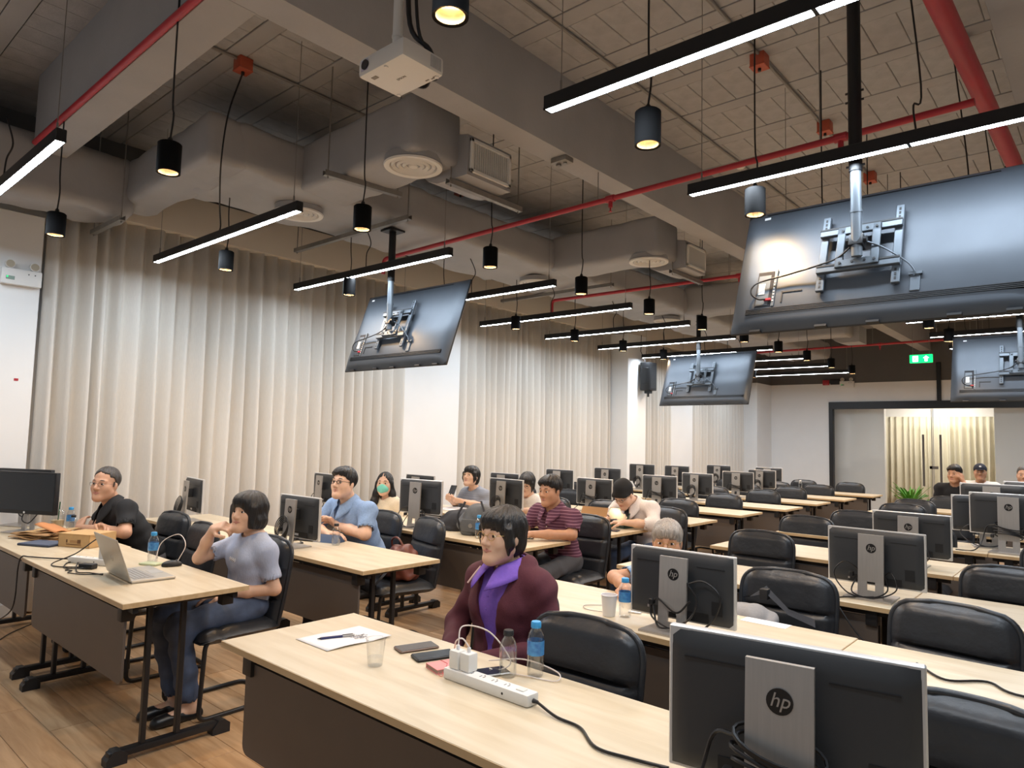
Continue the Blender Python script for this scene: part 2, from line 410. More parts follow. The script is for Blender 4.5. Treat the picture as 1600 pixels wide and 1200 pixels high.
dpart('duct_elbow', -6.67, -6.15, -2, 2.16, 3.30, 3.80, c=.09, nz=.03, seed=3)
dpart('duct_trunk', -5.75, -4.73, 2.3, 16.0, 3.45, 3.80, c=.06, nz=.022, seed=1)
dpart('duct_offset', -6.6, -4.73, 2.08, 2.42, 3.44, 3.80, c=.06, nz=.022, seed=2)
BAYS = [0, 3.2, 6.4, 9.6]
for n, dy in enumerate(BAYS):
    dpart('duct_branch', -4.8, -3.42, 2.84+dy, 3.30+dy, 3.42, 3.82, c=.05, nz=.012, seed=5+n)
    # flared outlet box to the grille
    b = B(); y0, y1 = 3.25+dy, 3.70+dy
    pts0 = [(-4.05, 3.80), (-3.32, 3.63), (-3.32, 3.345), (-3.62, 3.345), (-3.72, 3.38), (-3.80, 3.45), (-3.86, 3.55)]
    b.prism(pts0, 'y', y0, y1)
    o = b.build('duct_outlet', M_duct, du, smooth=40); o.location = (5.3, -2.1, -3.43)
# grilles and diffusers
gm = B().box(-.02, .0, -.215, .215, -.125, .125)
def grille(y, k):
    t = tag(empty('air_grille', (-3.318, y, 3.487)), '%s air grille from the camera on the duct outlets' % ORD[k], 'air grille', 'white air grilles on the duct outlets')
    b = B(); w, h = .21, .12
    b.box(0, .018, -w, w, h-.025, h, c=.003).box(0, .018, -w, w, -h, -h+.025, c=.003).box(0, .018, -w, -w+.028, -h, h, c=.003).box(0, .018, w-.028, w, -h, h, c=.003)
    b.build('frame', M_grille, t)
    B().box(-.004, .0, -w+.02, w-.02, -h+.02, h-.02).build('backing', M_dark, t)
    s = B().box(0, .012, -.004, .004, -h+.02, h-.02).mesh('slat', M_grille)
    for i in range(17): put('slat', s, t, (0, -.176+.022*i, 0), (0, 0, R(25)))
for k, dy in enumerate(BAYS[:3]): grille(3.475+dy, k)
def diffuser_proto():
    t = empty('ceiling_diffuser')
    prof = [(.205, 0), (.2, -.012), (.165, -.008), (.16, .01)]
    B().lathe(prof, 36, capt=False, capb=False).build('rim', M_grille, t, smooth=50)
    for k, r in enumerate((.135, .095, .055)):
        B().lathe([(r+.018, .012), (r+.02, .0), (r+.008, -.012), (r-.012, .012)], 30, capt=False, capb=False).build('ring', M_grille, t, smooth=50)
    B().lathe([(.0, -.008), (.028, -.008), (.034, .0), (.02, .012)], 24, capb=False).build('centre_cap', M_grille, t, smooth=50)
    B().lathe([(.2, .005), (.2, .05)], 30).build('collar', M_duct, t, smooth=50)
    return t
dp = diffuser_proto(); first = True; nd = 0
DIFF = [(-3.62, 3.02, 'in front of the first air grille'), (-5.2, 3.1, 'on the trunk duct behind the first long light'), (-3.62, 6.22, 'in front of the second air grille'),
        (-5.2, 6.3, 'on the trunk duct near the second air grille'), (-3.62, 9.42, 'in front of the third air grille'), (-5.2, 9.5, 'on the trunk duct near the third air grille')]
for x, y, lb in DIFF:
    o = dp if first else dup(dp); first = False
    o.location = (x, y, 3.40); tag(o, 'round white ceiling diffuser '+lb, 'diffuser', 'round diffusers under the duct')
# trapeze hangers under the duct
def hanger(x0, y0, x1, y1, z, label):
    t = tag(empty('duct_hanger', ((x0+x1)/2, (y0+y1)/2, z)), label, 'duct hanger', 'steel channels carrying the duct')
    d = Vector((x1-x0, y1-y0, 0)); L = d.length; M = Matrix.Rotation(math.atan2(d.y, d.x), 4, 'Z')
    b = B().box(-L/2, L/2, -.02, .02, -.004, 0, M=M).box(-L/2, L/2, -.022, -.018, -.004, .035, M=M).box(-L/2, L/2, .018, .022, -.004, .035, M=M)
    b.build('channel', M_galv, t)
    for s in (-1, 1):
        B().cyl(M @ Vector((s*(L/2-.03), 0, -.02)), M @ Vector((s*(L/2-.03), 0, SLAB-z)), .005, 6).build('threaded_rod', M_galv, t)
hanger(-4.22, 2.70, -4.14, 3.34, 3.385, 'steel channel under the branch duct left of the projector')
hanger(-3.46, 3.2, -3.46, 3.98, 3.30, 'steel channel right under the first air grille')
hanger(-6.3, 3.74, -4.5, 3.74, 3.385, 'steel channel under the trunk duct beside a downlight')
hanger(-6.69, 2.0, -6.0, 2.0, 3.22, 'wide steel channel under the duct elbow at far left')
hanger(-3.46, 6.4, -3.46, 7.1, 3.30, 'steel channel under the second air grille')
hanger(-6.3, 6.9, -4.5, 6.9, 3.385, 'steel channel under the trunk duct above the middle curtain')
# ---- pipes
def pipe(name, pts, r, m, label, cat='pipe', n=10):
    return tag(B().tube(pts, r, n).build(name, m, smooth=60), label, cat)
def arc(c, r, a0, a1, ax, n=6):
    out = []
    for i in range(n+1):
        a = R(a0+(a1-a0)*i/n); u, v = r*math.cos(a), r*math.sin(a)
        out.append({'xz': (c[0]+u, c[1], c[2]+v), 'xy': (c[0]+u, c[1]+v, c[2])}[ax])
    return out
def sprinkler_pipe(y, x0, x1, z, r, label, drops, y1=None):
    t = tag(empty('sprinkler_pipe', (x0, y, z)), label, 'pipe', 'red sprinkler pipes across the room')
    y1 = y if y1 is None else y1; dy = y1-y; L = x1-x0
    pts = [(0, 0, -.16)]+arc((.05, 0, -.05), .05, 180, 90, 'xz')+[(L*k/8, dy*k/8, 0) for k in range(1, 9)]
    B().tube(pts, r, 10).build('pipe_run', M_red, t, smooth=60)
    for x in drops:
        u = (x-x0)/L
        b = B().cyl((x-x0-.035, dy*u, 0), (x-x0+.035, dy*u, 0), r*1.35, 10)
        b.cyl((x-x0, dy*u, 0), (x-x0, dy*u, -.07), r*.8, 8).cyl((x-x0, dy*u, -.07), (x-x0, dy*u, -.10), .007, 6).cyl((x-x0, dy*u, -.10), (x-x0, dy*u, -.104), .014, 8)
        b.build('sprinkler_head', M_red, t)
    for x in drops:
        u = (x-.12-x0)/L
        B().cyl((x-.12-x0, dy*u, 0), (x-.12-x0, dy*u, SLAB-z), .004, 6).build('hanger_rod', M_galv, t)
sprinkler_pipe(4.475, -5.79, -.52, 3.39, .021, 'nearest red sprinkler pipe crossing under the grey beam', (-2.88, -1.2), 4.28)
sprinkler_pipe(7.23, -5.68, -.5, 3.39, .021, 'second red sprinkler pipe from the camera, above the middle desks', (-3.1, -1.5), 7.36)
sprinkler_pipe(13.8, -5.6, -.5, 3.39, .021, 'farthest red sprinkler pipe near the exit sign', (-3.2, -1.6), 13.6)
pipe('sprinkler_main', [(-.60, -.5, 3.5), (-.535, 3.37, 3.5), (-.48, 5.63, 3.5), (-.35+-.08, 9.5, 3.5), (-.43, 16.5, 3.5)], .048, M_red, 'thick red sprinkler main at the top right corner', n=14)
pipe('beam_pipe', [(-6.0, 1.37, 3.645), (-3.19, 1.37, 3.645)], .021, M_red, 'red pipe fixed along the grey cross beam at upper left')
# ---- conduits with junction boxes
JB = [(-4.635, 2.263, 'left of the projector'), (-1.77, 4.50, 'above the nearest long light'), (-1.74, 5.81, 'above the second long light'), (-.70, 5.11, 'behind the thick red main'), (-1.74, 7.19, 'above the big television'), (-5.2, 5.0, 'above the curtain side television')]
for x, y, lb in JB:
    t = tag(empty('junction_box', (x, y, SLAB-.04)), 'small orange junction box on the ceiling '+lb, 'junction box', 'orange junction boxes')
    B().box(-.05, .05, -.05, .05, -.045, .04, c=.006).build('box_body', M_orange, t)
    B().box(-.053, .053, -.053, .053, -.055, -.043, c=.004).build('lid', M_orange, t)
    B().cyl((0, 0, -.05), (0, .0, -.075), .012, 8).build('cable_gland', M_black, t)
for k, (x, y0, y1, lb) in enumerate(((-1.76, 2.6, 7.15, 'linking the orange junction boxes'), (-2.62, 2.6, 8.5, 'beside the grey beam'), (-4.64, 1.65, 5.2, 'left of the projector'))):
    tag(B().tube([(x, y0, SLAB-.012), (x, y1, SLAB-.012)], .011, 8).build('conduit', M_conduit), 'thin grey conduit along the ceiling '+lb, 'conduit', 'grey conduits')
tag(B().lathe([(.0, -.035), (.03, -.035), (.045, -.02), (.05, 0)], 20, capb=False).build('smoke_detector', M_grille, None, (-2.638, 6.231, SLAB-.004)), 'round white smoke detector on the ceiling above the red pipe', 'smoke detector')
tag(B().box(-.07, .07, -.05, .05, -.04, 0, c=.008).cyl((-.03, 0, -.055), (-.03, 0, -.03), .02, 8).cyl((.03, 0, -.05), (.03, 0, -.03), .015, 8).build('wifi_bracket', M_galv, None, (-3.06, 3.98, 3.63)), 'small grey metal device under the concrete beam', 'device')
# cable tray along the bulkhead
for k, (x, z, y0, y1, lb) in enumerate(((-6.42, 3.86, 2.3, 8.0, 'above the widest curtain'), (-6.42, 3.86, 8.1, 15.9, 'above the far curtains'))):
    t = tag(empty('cable_tray', (x, y0, z)), 'galvanised cable tray along the bulkhead '+lb, 'cable tray', 'cable trays')
    L = y1-y0
    for s in (-1, 1): B().box(s*.12-.004, s*.12+.004, 0, L, -.02, .02).build('rail', M_galv, t)
    rm = B().box(-.12, .12, -.012, .012, -.016, -.008).mesh('rung', M_galv)
    for i in range(int(L/.3)): put('rung', rm, t, (0, .15+.3*i, 0))
    B().tube([(-.04, 0, .005), (-.03, L*.4, .005), (-.05, L, .005)], .012, 6).build('tray_cable', M_cable, t)
# ---- long ceiling lights
LZ = 3.0
def tube_light_proto(L, zc):
    t = empty('linear_light')
    h = B().box(0, L, -.025, .025, .004, .066, c=.003)
    h.box(0, .012, -.025, .025, 0, .01).box(L-.012, L, -.025, .025, 0, .01).box(L/2-.008, L/2+.008, -.025, .025, 0, .01)
    h.box(0, L, -.025, -.021, 0, .01).box(0, L, .021, .025, 0, .01)
    h.build('housing', M_black, t)
    for a, b_ in ((.012, L/2-.008), (L/2+.008, L-.012)):
        B().add([(a, -.021, .001), (b_, -.021, .001), (b_, .021, .001), (a, .021, .001)], [(0, 3, 2, 1)]).build('diffuser', M_tube, t, smooth=0)
    for x in (.08, L-.08):
        B().cyl((x, 0, .06), (x, 0, SLAB-LZ), .0025, 5).cyl((x, 0, .06), (x, 0, .12), .006, 6).build('suspension_wire', M_galv, t)
    B().tube(bez([(L/2+.03, 0, .066), (L/2+.02, .01, .2), (L/2+.05, .03, .3), (L/2-.02, 0, zc)], 6), .005, 6).build('power_cord', M_cable, t, smooth=60)
    return t
tp = tube_light_proto(2.32, .48); tp2 = tube_light_proto(2.32, SLAB-LZ); first = True
for k in range(11):
    o = tp if first else dup(tp); first = False
    o.location = (-6.35+.005*k, 1.03+1.375*k, LZ)
    tag(o, '%s long black ceiling light from the camera in the curtain-side column' % ORD[k], 'ceiling light', 'long linear ceiling lights')
for k in range(11):
    o = tp2 if k == 0 else dup(tp2); o.location = (-1.89+.006*k, .97+1.36*k, LZ)
    tag(o, ['long black ceiling light just out of view above the camera', 'nearest big long black ceiling light over the front right desk'][k] if k < 2 else '%s long black ceiling light from the camera in the right-hand column' % ORD[k], 'ceiling light', 'long linear ceiling lights')
tp1 = [o for o in bpy.data.objects if o.get('label') == 'second long black ceiling light from the camera in the curtain-side column'][0]
for ch in list(tp1.children):
    if ch.name.startswith('power_cord'): bpy.data.objects.remove(ch)
B().tube(bez([(1.71, -.142, 1.10), (1.68, -.215, .78), (1.655, -.235, .44), (1.42, -.12, .22), (1.22, -.01, .11), (1.18, 0, .066)], 6), .006, 6).build('power_cord', M_cable, tp1, smooth=60)
# ---- downlights
def downlight_proto(cl):
    t = empty('downlight')
    B().lathe([(.046, .004), (.057, 0), (.057, .15), (.05, .156), (.0, .156)], 24, capb=False, capt=False).build('can', M_can, t, smooth=50)
    B().lathe([(.0, .05), (.03, .05), (.046, .004)], 24, capb=False, capt=False).build('reflector', M_reflect, t, smooth=60)
    B().lathe([(.0, .046), (.026, .046)], 18, capb=False, capt=False).build('lamp', M_lampw, t)
    B().lathe([(.014, .156), (.012, .18), (.004, .19)], 10).build('cord_grip', M_black, t)
    B().tube(bez([(0, 0, .18), (.012, .004, .3), (0, 0, .45), (0, 0, cl)], 5), .0048, 6).build('cord', M_cable, t, smooth=60)
    return t
PROTO = {-5.38: downlight_proto(.60), -3.57: downlight_proto(1.37)}; PROTO[-1.51] = dup(PROTO[-3.57])
sd = bpy.data.lights.new('downlight_beam', 'SPOT'); sd.energy = SPOT_W; sd.color = (1, .64, .32); sd.spot_size = R(165); sd.spot_blend = .8; sd.shadow_soft_size = .03
DLS = []
COLN = {-5.38: 'curtain-side column', -3.57: 'middle column', -1.51: 'right-hand column'}
for x in (-5.38, -3.57, -1.51):
    for k in range(11):
        y = 1.385+1.192*k
        o = downlight_proto({4: .60, 7: .53, 10: .53}[k]) if (x == -3.57 and k in (4, 7, 10)) else downlight_proto(.80) if (k == 0 and x == -5.38) else PROTO[x] if k == (1 if x == -5.38 else 0) else dup(PROTO[x])
        o.location = (x, y, 2.83)
        tag(o, '%s black downlight from the camera in the %s' % (ORD[k], COLN[x]), 'downlight', 'black cylinder downlights on cords')
        DLS.append(o)
for o in DLS:
    sp = bpy.data.objects.new('beam', sd); COL.objects.link(sp); sp.parent = o; sp.location = (0, 0, .008)
# ---- televisions on ceiling poles
def television(loc, label, tilt, yawd=0, ztop=SLAB):
    t = tag(empty('television', loc, R(yawd)), label, 'television', 'televisions hung from ceiling poles')
    M = Matrix.Rotation(R(-tilt), 4, 'X'); W, Hh = 1.45, .83
    b = B().box(-W/2, W/2, .0, .016, -Hh/2, Hh/2, c=.004, M=M); b.build('bezel', M_blackp, t)
    # back cover: slightly domed shell
    bc = B()
    def fn(u, v):
        a, c = (u-.5)*2, (v-.5)*2
        e = max(0, 1-abs(a)**14)*max(0, 1-abs(c)**12)
        d = .034*e**.5+(.016*math.exp(-((c+.55)/.5)**4) if abs(a) < .97 else 0)*e
        return M @ Vector((a*(W/2-.004), -.0-d, c*(Hh/2-.004)))
    bc.grid(fn, 40, 28); bc.build('back_cover', M_tv, t, smooth=60)
    B().box(-W/2+.012, W/2-.012, .0165, .018, -Hh/2+.02, Hh/2-.012, M=M).build('screen', M_screen, t)
    yb = -.053
    for k in range(4): B().box(-.63, .66, yb, yb+.02, -.293-k*.009, -.289-k*.009, M=M).build('vent_slot', M_tvdark, t)
    B().box(-.6, .55, -.036, -.03, .368, .371, M=M).build('top_seam', M_tvdark, t)
    p = B().box(-.585, -.495, yb+.001, yb+.006, -.275, -.05, M=M); p.build('port_recess', M_dark, t)
    q = B().box(-.578, -.51, yb-.001, yb+.004, -.27, -.075, M=M).box(-.49, -.475, yb-.003, yb+.006, -.28, -.04, M=M); q.build('port_plate', M_bracket, t)
    pt = B()
    for k in range(7): pt.box(-.486, -.479, yb-.006, yb, -.25+k*.02, -.244+k*.02, M=M)
    pt.box(-.57, -.535, yb-.004, yb, -.2, -.13, M=M); pt.build('sockets', M_chromew, t)
    B().box(-.61, -.575, -.036, -.033, .335, .35, M=M).build('sticker', M_paper, t)
    B().box(-.53, -.492, yb-.012, yb, -.245, -.233, M=M).build('red_plug', M_red, t)
    B().box(-.44, -.33, yb-.001, yb+.004, -.2, -.192, M=M).box(-.44, -.433, yb-.001, yb+.004, -.26, -.192, M=M).build('side_recess', M_tvdark, t)
    cx = -.04
    for x in (cx-.19, cx+.17):
        a = B().box(x-.02, x+.02, yb-.028, yb-.006, -.235, .235, c=.003, M=M)
        for z in (.21, .185, .16, -.16, -.185, -.21): a.box(x-.005, x+.005, yb-.0295, yb-.027, z-.008, z+.008, mi=1, M=M)
        a.build('mount_arm', [M_bracket, M_tvdark], t)
    rl = B()
    for z in (.115, -.115):
        rl.box(cx-.21, cx+.19, yb-.05, yb-.026, z-.022, z+.022, c=.003, M=M).box(cx-.21, cx+.19, yb-.053, yb-.049, z+.012, z+.022, mi=1, M=M)
    rl.build('mount_rail', [M_bracket, M_tvdark], t)
    pl = B()
    pl.box(cx-.115, cx-.075, yb-.062, yb-.048, -.125, .125, c=.003, M=M).box(cx+.055, cx+.095, yb-.062, yb-.048, -.125, .125, c=.003, M=M)
    pl.box(cx-.115, cx+.095, yb-.062, yb-.048, .08, .125, c=.003, M=M).box(cx-.115, cx+.095, yb-.062, yb-.048, -.125, -.08, c=.003, M=M)
    for x in (cx-.09, cx-.03, cx+.03, cx+.075):
        for z in (.1, -.1): pl.cyl(M @ Vector((x, yb-.066, z)), M @ Vector((x, yb-.06, z)), .007, 8, mi=1)
    pl.build('mount_plate', [M_bracket, M_tvdark], t)
    hb = M @ Vector((cx, yb-.09, .0))
    kn = B().box(cx-.04, cx+.03, yb-.12, yb-.05, -.035, .03, c=.006, M=M).cyl(M @ Vector((cx-.055, yb-.1, .0)), M @ Vector((cx+.045, yb-.1, 0)), .018, 10)
    kn.build('tilt_head', M_black, t)
    px, py = cx-.005, (M @ Vector((0, yb-.10, 0))).y
    top = ztop-loc[2]
    B().cyl((px, py, -.03), (px, py, .42), .027, 14).cyl((px, py, .20), (px, py, .215), .030, 14).build('pole_lower', M_pole, t, smooth=50)
    pu = B().cyl((px, py, .42), (px, py, top-.02), .033, 14).box(px-.08, px+.08, py-.08, py+.08, top-.02, top)
    for z in (.45, .8, .85): pu.cyl((px-.045, py, z), (px+.045, py, z), .006, 6)
    pu.build('pole_upper', M_black, t, smooth=50)
    pth = [(px-.03, py+.01, .03), (px-.1, py+.015, -.02)]+[tuple(M @ Vector(q)) for q in ((-.25, yb-.05, -.09), (-.42, yb-.03, -.11), (-.575, yb-.03, -.14), (-.6, yb-.03, -.2), (-.56, yb-.02, -.238), (-.52, yb-.012, -.239))]
    B().tube(bez(pth, 6), .005, 6).build('signal_cable', M_cable, t, smooth=60)
    pth = [(px+.03, py+.01, .05)]+[tuple(M @ Vector(q)) for q in ((.06, yb-.06, -.03), (.17, yb-.04, -.12), (.21, yb-.02, -.17), (.21, yb-.012, -.2))]
    B().tube(bez(pth, 6), .0045, 6).build('power_cable', M_bracket, t, smooth=60)
    B().box(.19, .235, yb-.004, yb+.006, -.28, -.185, c=.003, M=M).box(.185, .245, yb-.012, yb, -.19, -.175, M=M).build('power_inlet', M_bracket, t)
    for x in (-.6, -.25, .0, .35, .58): B().box(x, x+.06, -.03, -.005, -Hh/2-.006, -Hh/2+.006, M=M).build('bottom_port', M_tvdark, t)
    return t
television((-.94, 3.93, 2.545), 'biggest nearest hanging television seen from behind at right', 21)
television((-4.98, 4.12, 2.535), 'hanging television seen from behind in front of the widest curtain', 19, ztop=3.44)
television((-4.57, 9.55, 2.475), 'distant hanging television seen from behind near the far curtains', 19, yawd=-4, ztop=3.44)
television((-.74, 9.55, 2.475), 'distant hanging television cut by the right edge, above the seated men', 18)
# ---- projector
def projector():
    t = tag(empty('projector', (-2.165, 1.722, 3.0)), 'white ceiling projector on a white pole near the top of the picture', 'projector')
    w, d, h = .143, .108, .078
    B().box(-w, w, -d, d, 0, h, c=.016).build('body', M_chromew, t)
    f = B().box(-w+.022, -w+.066, -d-.001, -d+.02, .016, .062); f.build('lens_recess', mat('pale_violet_glass', (212, 206, 226), .15), t)
    B().cyl((-w+.05, -d-.006, .039), (-w+.05, -d+.02, .039), .021, 18).build('lens', mat('lens_glass', (28, 30, 44), .08), t, smooth=50)
    g = B().box(w-.004, w+.001, .035, .092, .014, .064); g.build('vent_recess', mat('vent_grey', (150, 148, 156), .5), t)
    vm = B().box(w-.002, w+.003, -.0012, .0012, .014, .064).mesh('vent_slat', M_chromew)
    for i in range(9): put('vent_slat', vm, t, (0, .038+.0063*i, 0))
    B().box(-.10, -.068, -.075, -.055, -.002, .004, c=.002).build('sensor_window', mat('sensor_grey', (150, 142, 130), .4), t)
    v, fc = text_mesh('EPSON', .017, .0004)
    B().add(v, fc, 0, Matrix.Translation((.0, .005, -.0006)) @ Matrix.Rotation(PI, 4, 'X')).build('logo', mat('logo_grey', (120, 112, 104), .5), t, smooth=0)
    for x, y in ((.09, .085), (.105, .08), (.06, .08)): B().box(x, x+.02, y, y+.006, -.001, .002).build('print_mark', MATS['logo_grey'], t, smooth=0)
    for x, y in ((-.12, .09), (.12, .09), (.02, -.09)): B().cyl((x, y, -.004), (x, y, .004), .009, 10).build('foot', M_chromew, t)
    B().cyl((-.03, .0, h), (-.03, 0, h+.03), .04, 14).box(-.10, .04, -.06, .06, h, h+.012, c=.003).build('mount_plate', M_galv, t)
    B().cyl((-.03, .0, h+.03), (-.03, 0, SLAB-3.0), .021, 14).cyl((-.03, 0, h+.1), (-.03, 0, h+.11), .024, 14).build('pole', M_chromew, t, smooth=50)
    B().tube(bez([(.02, .11, .04), (.05, .15, .05), (.06, .1, .14), (.01, .03, .24), (.005, .02, .6), (0, .02, 1.19)], 6), .011, 7).tube(bez([(-.05, .11, .03), (-.02, .16, .04), (.05, .12, .12), (.04, .05, .22), (.03, .03, .6), (.02, .03, 1.19)], 6), .008, 6).build('cables', M_cable, t, smooth=60)
projector()
# ---- exit sign, emergency lights, loudspeaker, wall bits
def exit_sign():
    t = tag(empty('exit_sign', (-2.42, 13.0, 2.94)), 'green lit exit sign with running figure and up arrow', 'exit sign')
    B().box(-.165, .165, -.02, .02, 0, .135, c=.004).build('case', M_greenlit, t)
    a = B().box(-.12, -.04, -.023, -.019, .02, .115).build('door_symbol', M_whitelit, t, smooth=0)
    g = B().cyl((-.075, -.026, .098), (-.075, -.022, .098), .009, 10)
    for p, q in (((-.08, .085), (-.085, .06)), ((-.085, .06), (-.065, .045)), ((-.065, .045), (-.07, .028)), ((-.085, .06), (-.1, .045)), ((-.1, .045), (-.112, .04)), ((-.08, .082), (-.062, .07)), ((-.08, .08), (-.1, .072))):
        g.cyl((p[0], -.0245, p[1]), (q[0], -.0245, q[1]), .0055, 6)
    g.build('running_figure', M_greenlit, t)
    B().prism([(.075, .115), (.12, .075), (.095, .075), (.095, .022), (.055, .022), (.055, .075), (.03, .075)], 'y', -.0235, -.019).build('arrow', M_whitelit, t, smooth=0)
    for x in (-.12, .12): B().cyl((x, 0, .135), (x, 0, SLAB-2.94), .003, 5).build('hanging_wire', M_galv, t)
exit_sign()
def emergency(loc, rz, label, s=1.0):
    t = tag(empty('emergency_light', loc, rz), label, 'emergency light')
    B().box(-.14*s, .14*s, -.06*s, 0, -.065*s, .065*s, c=.008).build('case', M_chromew, t)
    for x in (-.085, .085):
        b = B().cyl((x*s, -.06*s, .1*s), (x*s, -.02*s, .1*s), .035*s, 16).cyl((x*s, -.03*s, .06*s), (x*s, -.03*s, .075*s), .012*s, 8)
        b.build('lamp_head', M_chromew, t, smooth=50)
        B().cyl((x*s, -.0615*s, .1*s), (x*s, -.06*s, .1*s), .03*s, 16).build('lamp_lens', mat('frosted_lens', (176, 168, 150), .3), t)
    B().box(-.11*s, -.05*s, -.062*s, -.055*s, -.03*s, 0).build('indicator_panel', mat('indicator_grey', (140, 160, 150), .4), t)
    B().cyl((-.1*s, -.064*s, -.008*s), (-.1*s, -.06*s, -.008*s), .006*s, 8).build('green_lamp', M_greenlit, t)
    for x in (.045, .09): B().cyl((x*s, -.062*s, .03*s), (x*s, -.06*s, .03*s), .005*s, 8).build('button', M_blackp, t)
emergency((-6.777, 1.52, 2.75), R(90), 'white emergency light on the left wall beside the widest curtain', 1.0)
emergency((-4.66, 16.995, 2.95), 0, 'small white emergency light on the far wall', 1.1)
t = tag(empty('fire_bell', (-5.12, 16.99, 3.0)), 'red fire alarm box high on the far wall', 'fire alarm')
B().box(-.07, .07, -.05, 0, -.06, .06, c=.008).build('case', M_red, t); B().lathe([(.05, 0), (.045, .02), (.0, .028)], 16, M=Matrix.Rotation(PI/2, 4, 'X') @ Matrix.Translation((.02, 0, .05))).build('sounder', M_red, t, smooth=60)
B().box(.1, .3, -.05, 0, -.05, .07, c=.006).build('relay_box', M_blackp, t)
tag(B().box(0, .002, -.015, .015, -.01, .01).build('red_sticker', M_red, None, (-6.78, 1.549, 1.914), smooth=0), 'tiny red sticker on the white left wall', 'sticker')
def loudspeaker():
    t = tag(empty('loudspeaker', (-6.27, 10.80, 2.43)), 'black loudspeaker fixed high on the white pillar', 'loudspeaker')
    B().box(-.10, .10, -.12, .12, 0, .50, c=.012).build('cabinet', M_blackp, t)
    B().box(.10, .106, -.10, .10, .03, .47, c=.003).build('grille', M_tvdark, t)
    B().box(-.07, .07, -.126, -.118, .12, .4, c=.004).build('side_handle', M_black, t)
    B().box(-.15, -.08, -.03, .03, .2, .3).box(-.05, .05, -.05, .05, -.05, 0).cyl((0, 0, -.11), (0, 0, -.04), .02, 8).build('wall_bracket', M_black, t)
    B().tube([(0, -.1, .5), (-.1, -.1, .7), (-.12, -.05, 1.0)], .006, 6).build('cable', M_cable, t)
loudspeaker()
# ================================================================== DESKS, CHAIRS, MONITORS
TL, TD, TH = 1.594, .60, .75
def desk_proto():
    """origin: front left corner on the floor, x along the row, y towards the sitter"""
    t = empty('training_desk')
    B().box(0, TL, 0, TD, TH-.025, TH, c=.002).build('tabletop', M_desk, t)
    e = B()
    e.box(-.0012, TL+.0012, -.0012, .0005, TH-.0235, TH-.0015).box(-.0012, TL+.0012, TD-.0005, TD+.0012, TH-.0235, TH-.0015).box(-.0012, .0005, 0, TD, TH-.0235, TH-.0015).box(TL-.0005, TL+.0012, 0, TD, TH-.0235, TH-.0015)
    e.build('edge_band', M_deskedge, t)
    p = rrect(1.40, .33, .035); p = [(TL/2+u, .525+v) for u, v in p]
    mp = B().prism(p, 'y', .045, .057).build('modesty_panel', M_panel, t, smooth=30)
    B().box(.1, TL-.1, .038, .06, .705, .724).build('panel_rail', M_black, mp)
    B().box(.02, TL-.02, .05, .075, .695, .725).box(.02, TL-.02, TD-.075, TD-.05, .695, .725).build('top_frame', M_black, t)
    for x in (.13, TL-.13):
        l = B().box(x-.025, x+.025, .02, TD-.06, .03, .062, c=.008).build('foot_bar', M_black, t)
        for y in (.01, TD-.10):
            B().prism([(y, 0), (y+.09, 0), (y+.09, .045), (y+.06, .066), (y+.03, .066), (y, .03)], 'x', x-.03, x+.03).build('foot_cap', M_blackp, l)
        for y in (.17, .33):
            B().box(x-.016, x+.016, y-.012, y+.012, .06, .70, c=.004).build('upright', M_black, t)
        B().box(x-.02, x+.02, .05, TD-.05, .69, .722, c=.004).build('top_bar', M_black, t)
        for y in (.03, TD-.09):
            B().box(x-.035 if x < .5 else x-.02, x+.02 if x < .5 else x+.035, y, y+.06, .645, .724, c=.006).build('hinge_block', M_blackp, t)
    return t
LROW = [1.24, 2.49, 3.79, 4.93, 6.18, 7.40, 8.52, 9.68, 10.80, 12.05]
LEND = [-3.385, -3.30, -3.22, -3.20, -3.12, -3.13, -3.05, -3.06, -3.02, -2.95]
RROW = [1.297, 2.545, 3.815, 5.08, 6.365, 7.64, 8.9, 9.95]
REND = [-2.568, -2.43, -2.43, -2.395, -2.37, -2.36, -2.34, -2.32]
dk = desk_proto(); first = True
def place_desk(x, y, label):
    global first
    o = dk if first else dup(dk); first = False
    o.location = (x, y, 0); return tag(o, label, 'desk', 'training desks in rows')
for r in range(10):
    place_desk(LEND[r]-TL, LROW[r], 'pale wood desk at the aisle in the %s row of the curtain-side block' % ORD[r])
    place_desk(LEND[r]-2*TL-.004, LROW[r]+(.012 if r == 0 else 0), 'pale wood desk nearest the curtains in the %s row of the curtain-side block' % ORD[r])
for r in range(8):
    place_desk(REND[r], RROW[r], 'pale wood desk at the aisle in the %s row of the right-hand block' % ORD[r])
    place_desk(REND[r]+TL+.006, RROW[r]-(.02 if r == 1 else 0), 'pale wood desk further right in the %s row of the right-hand block' % ORD[r])

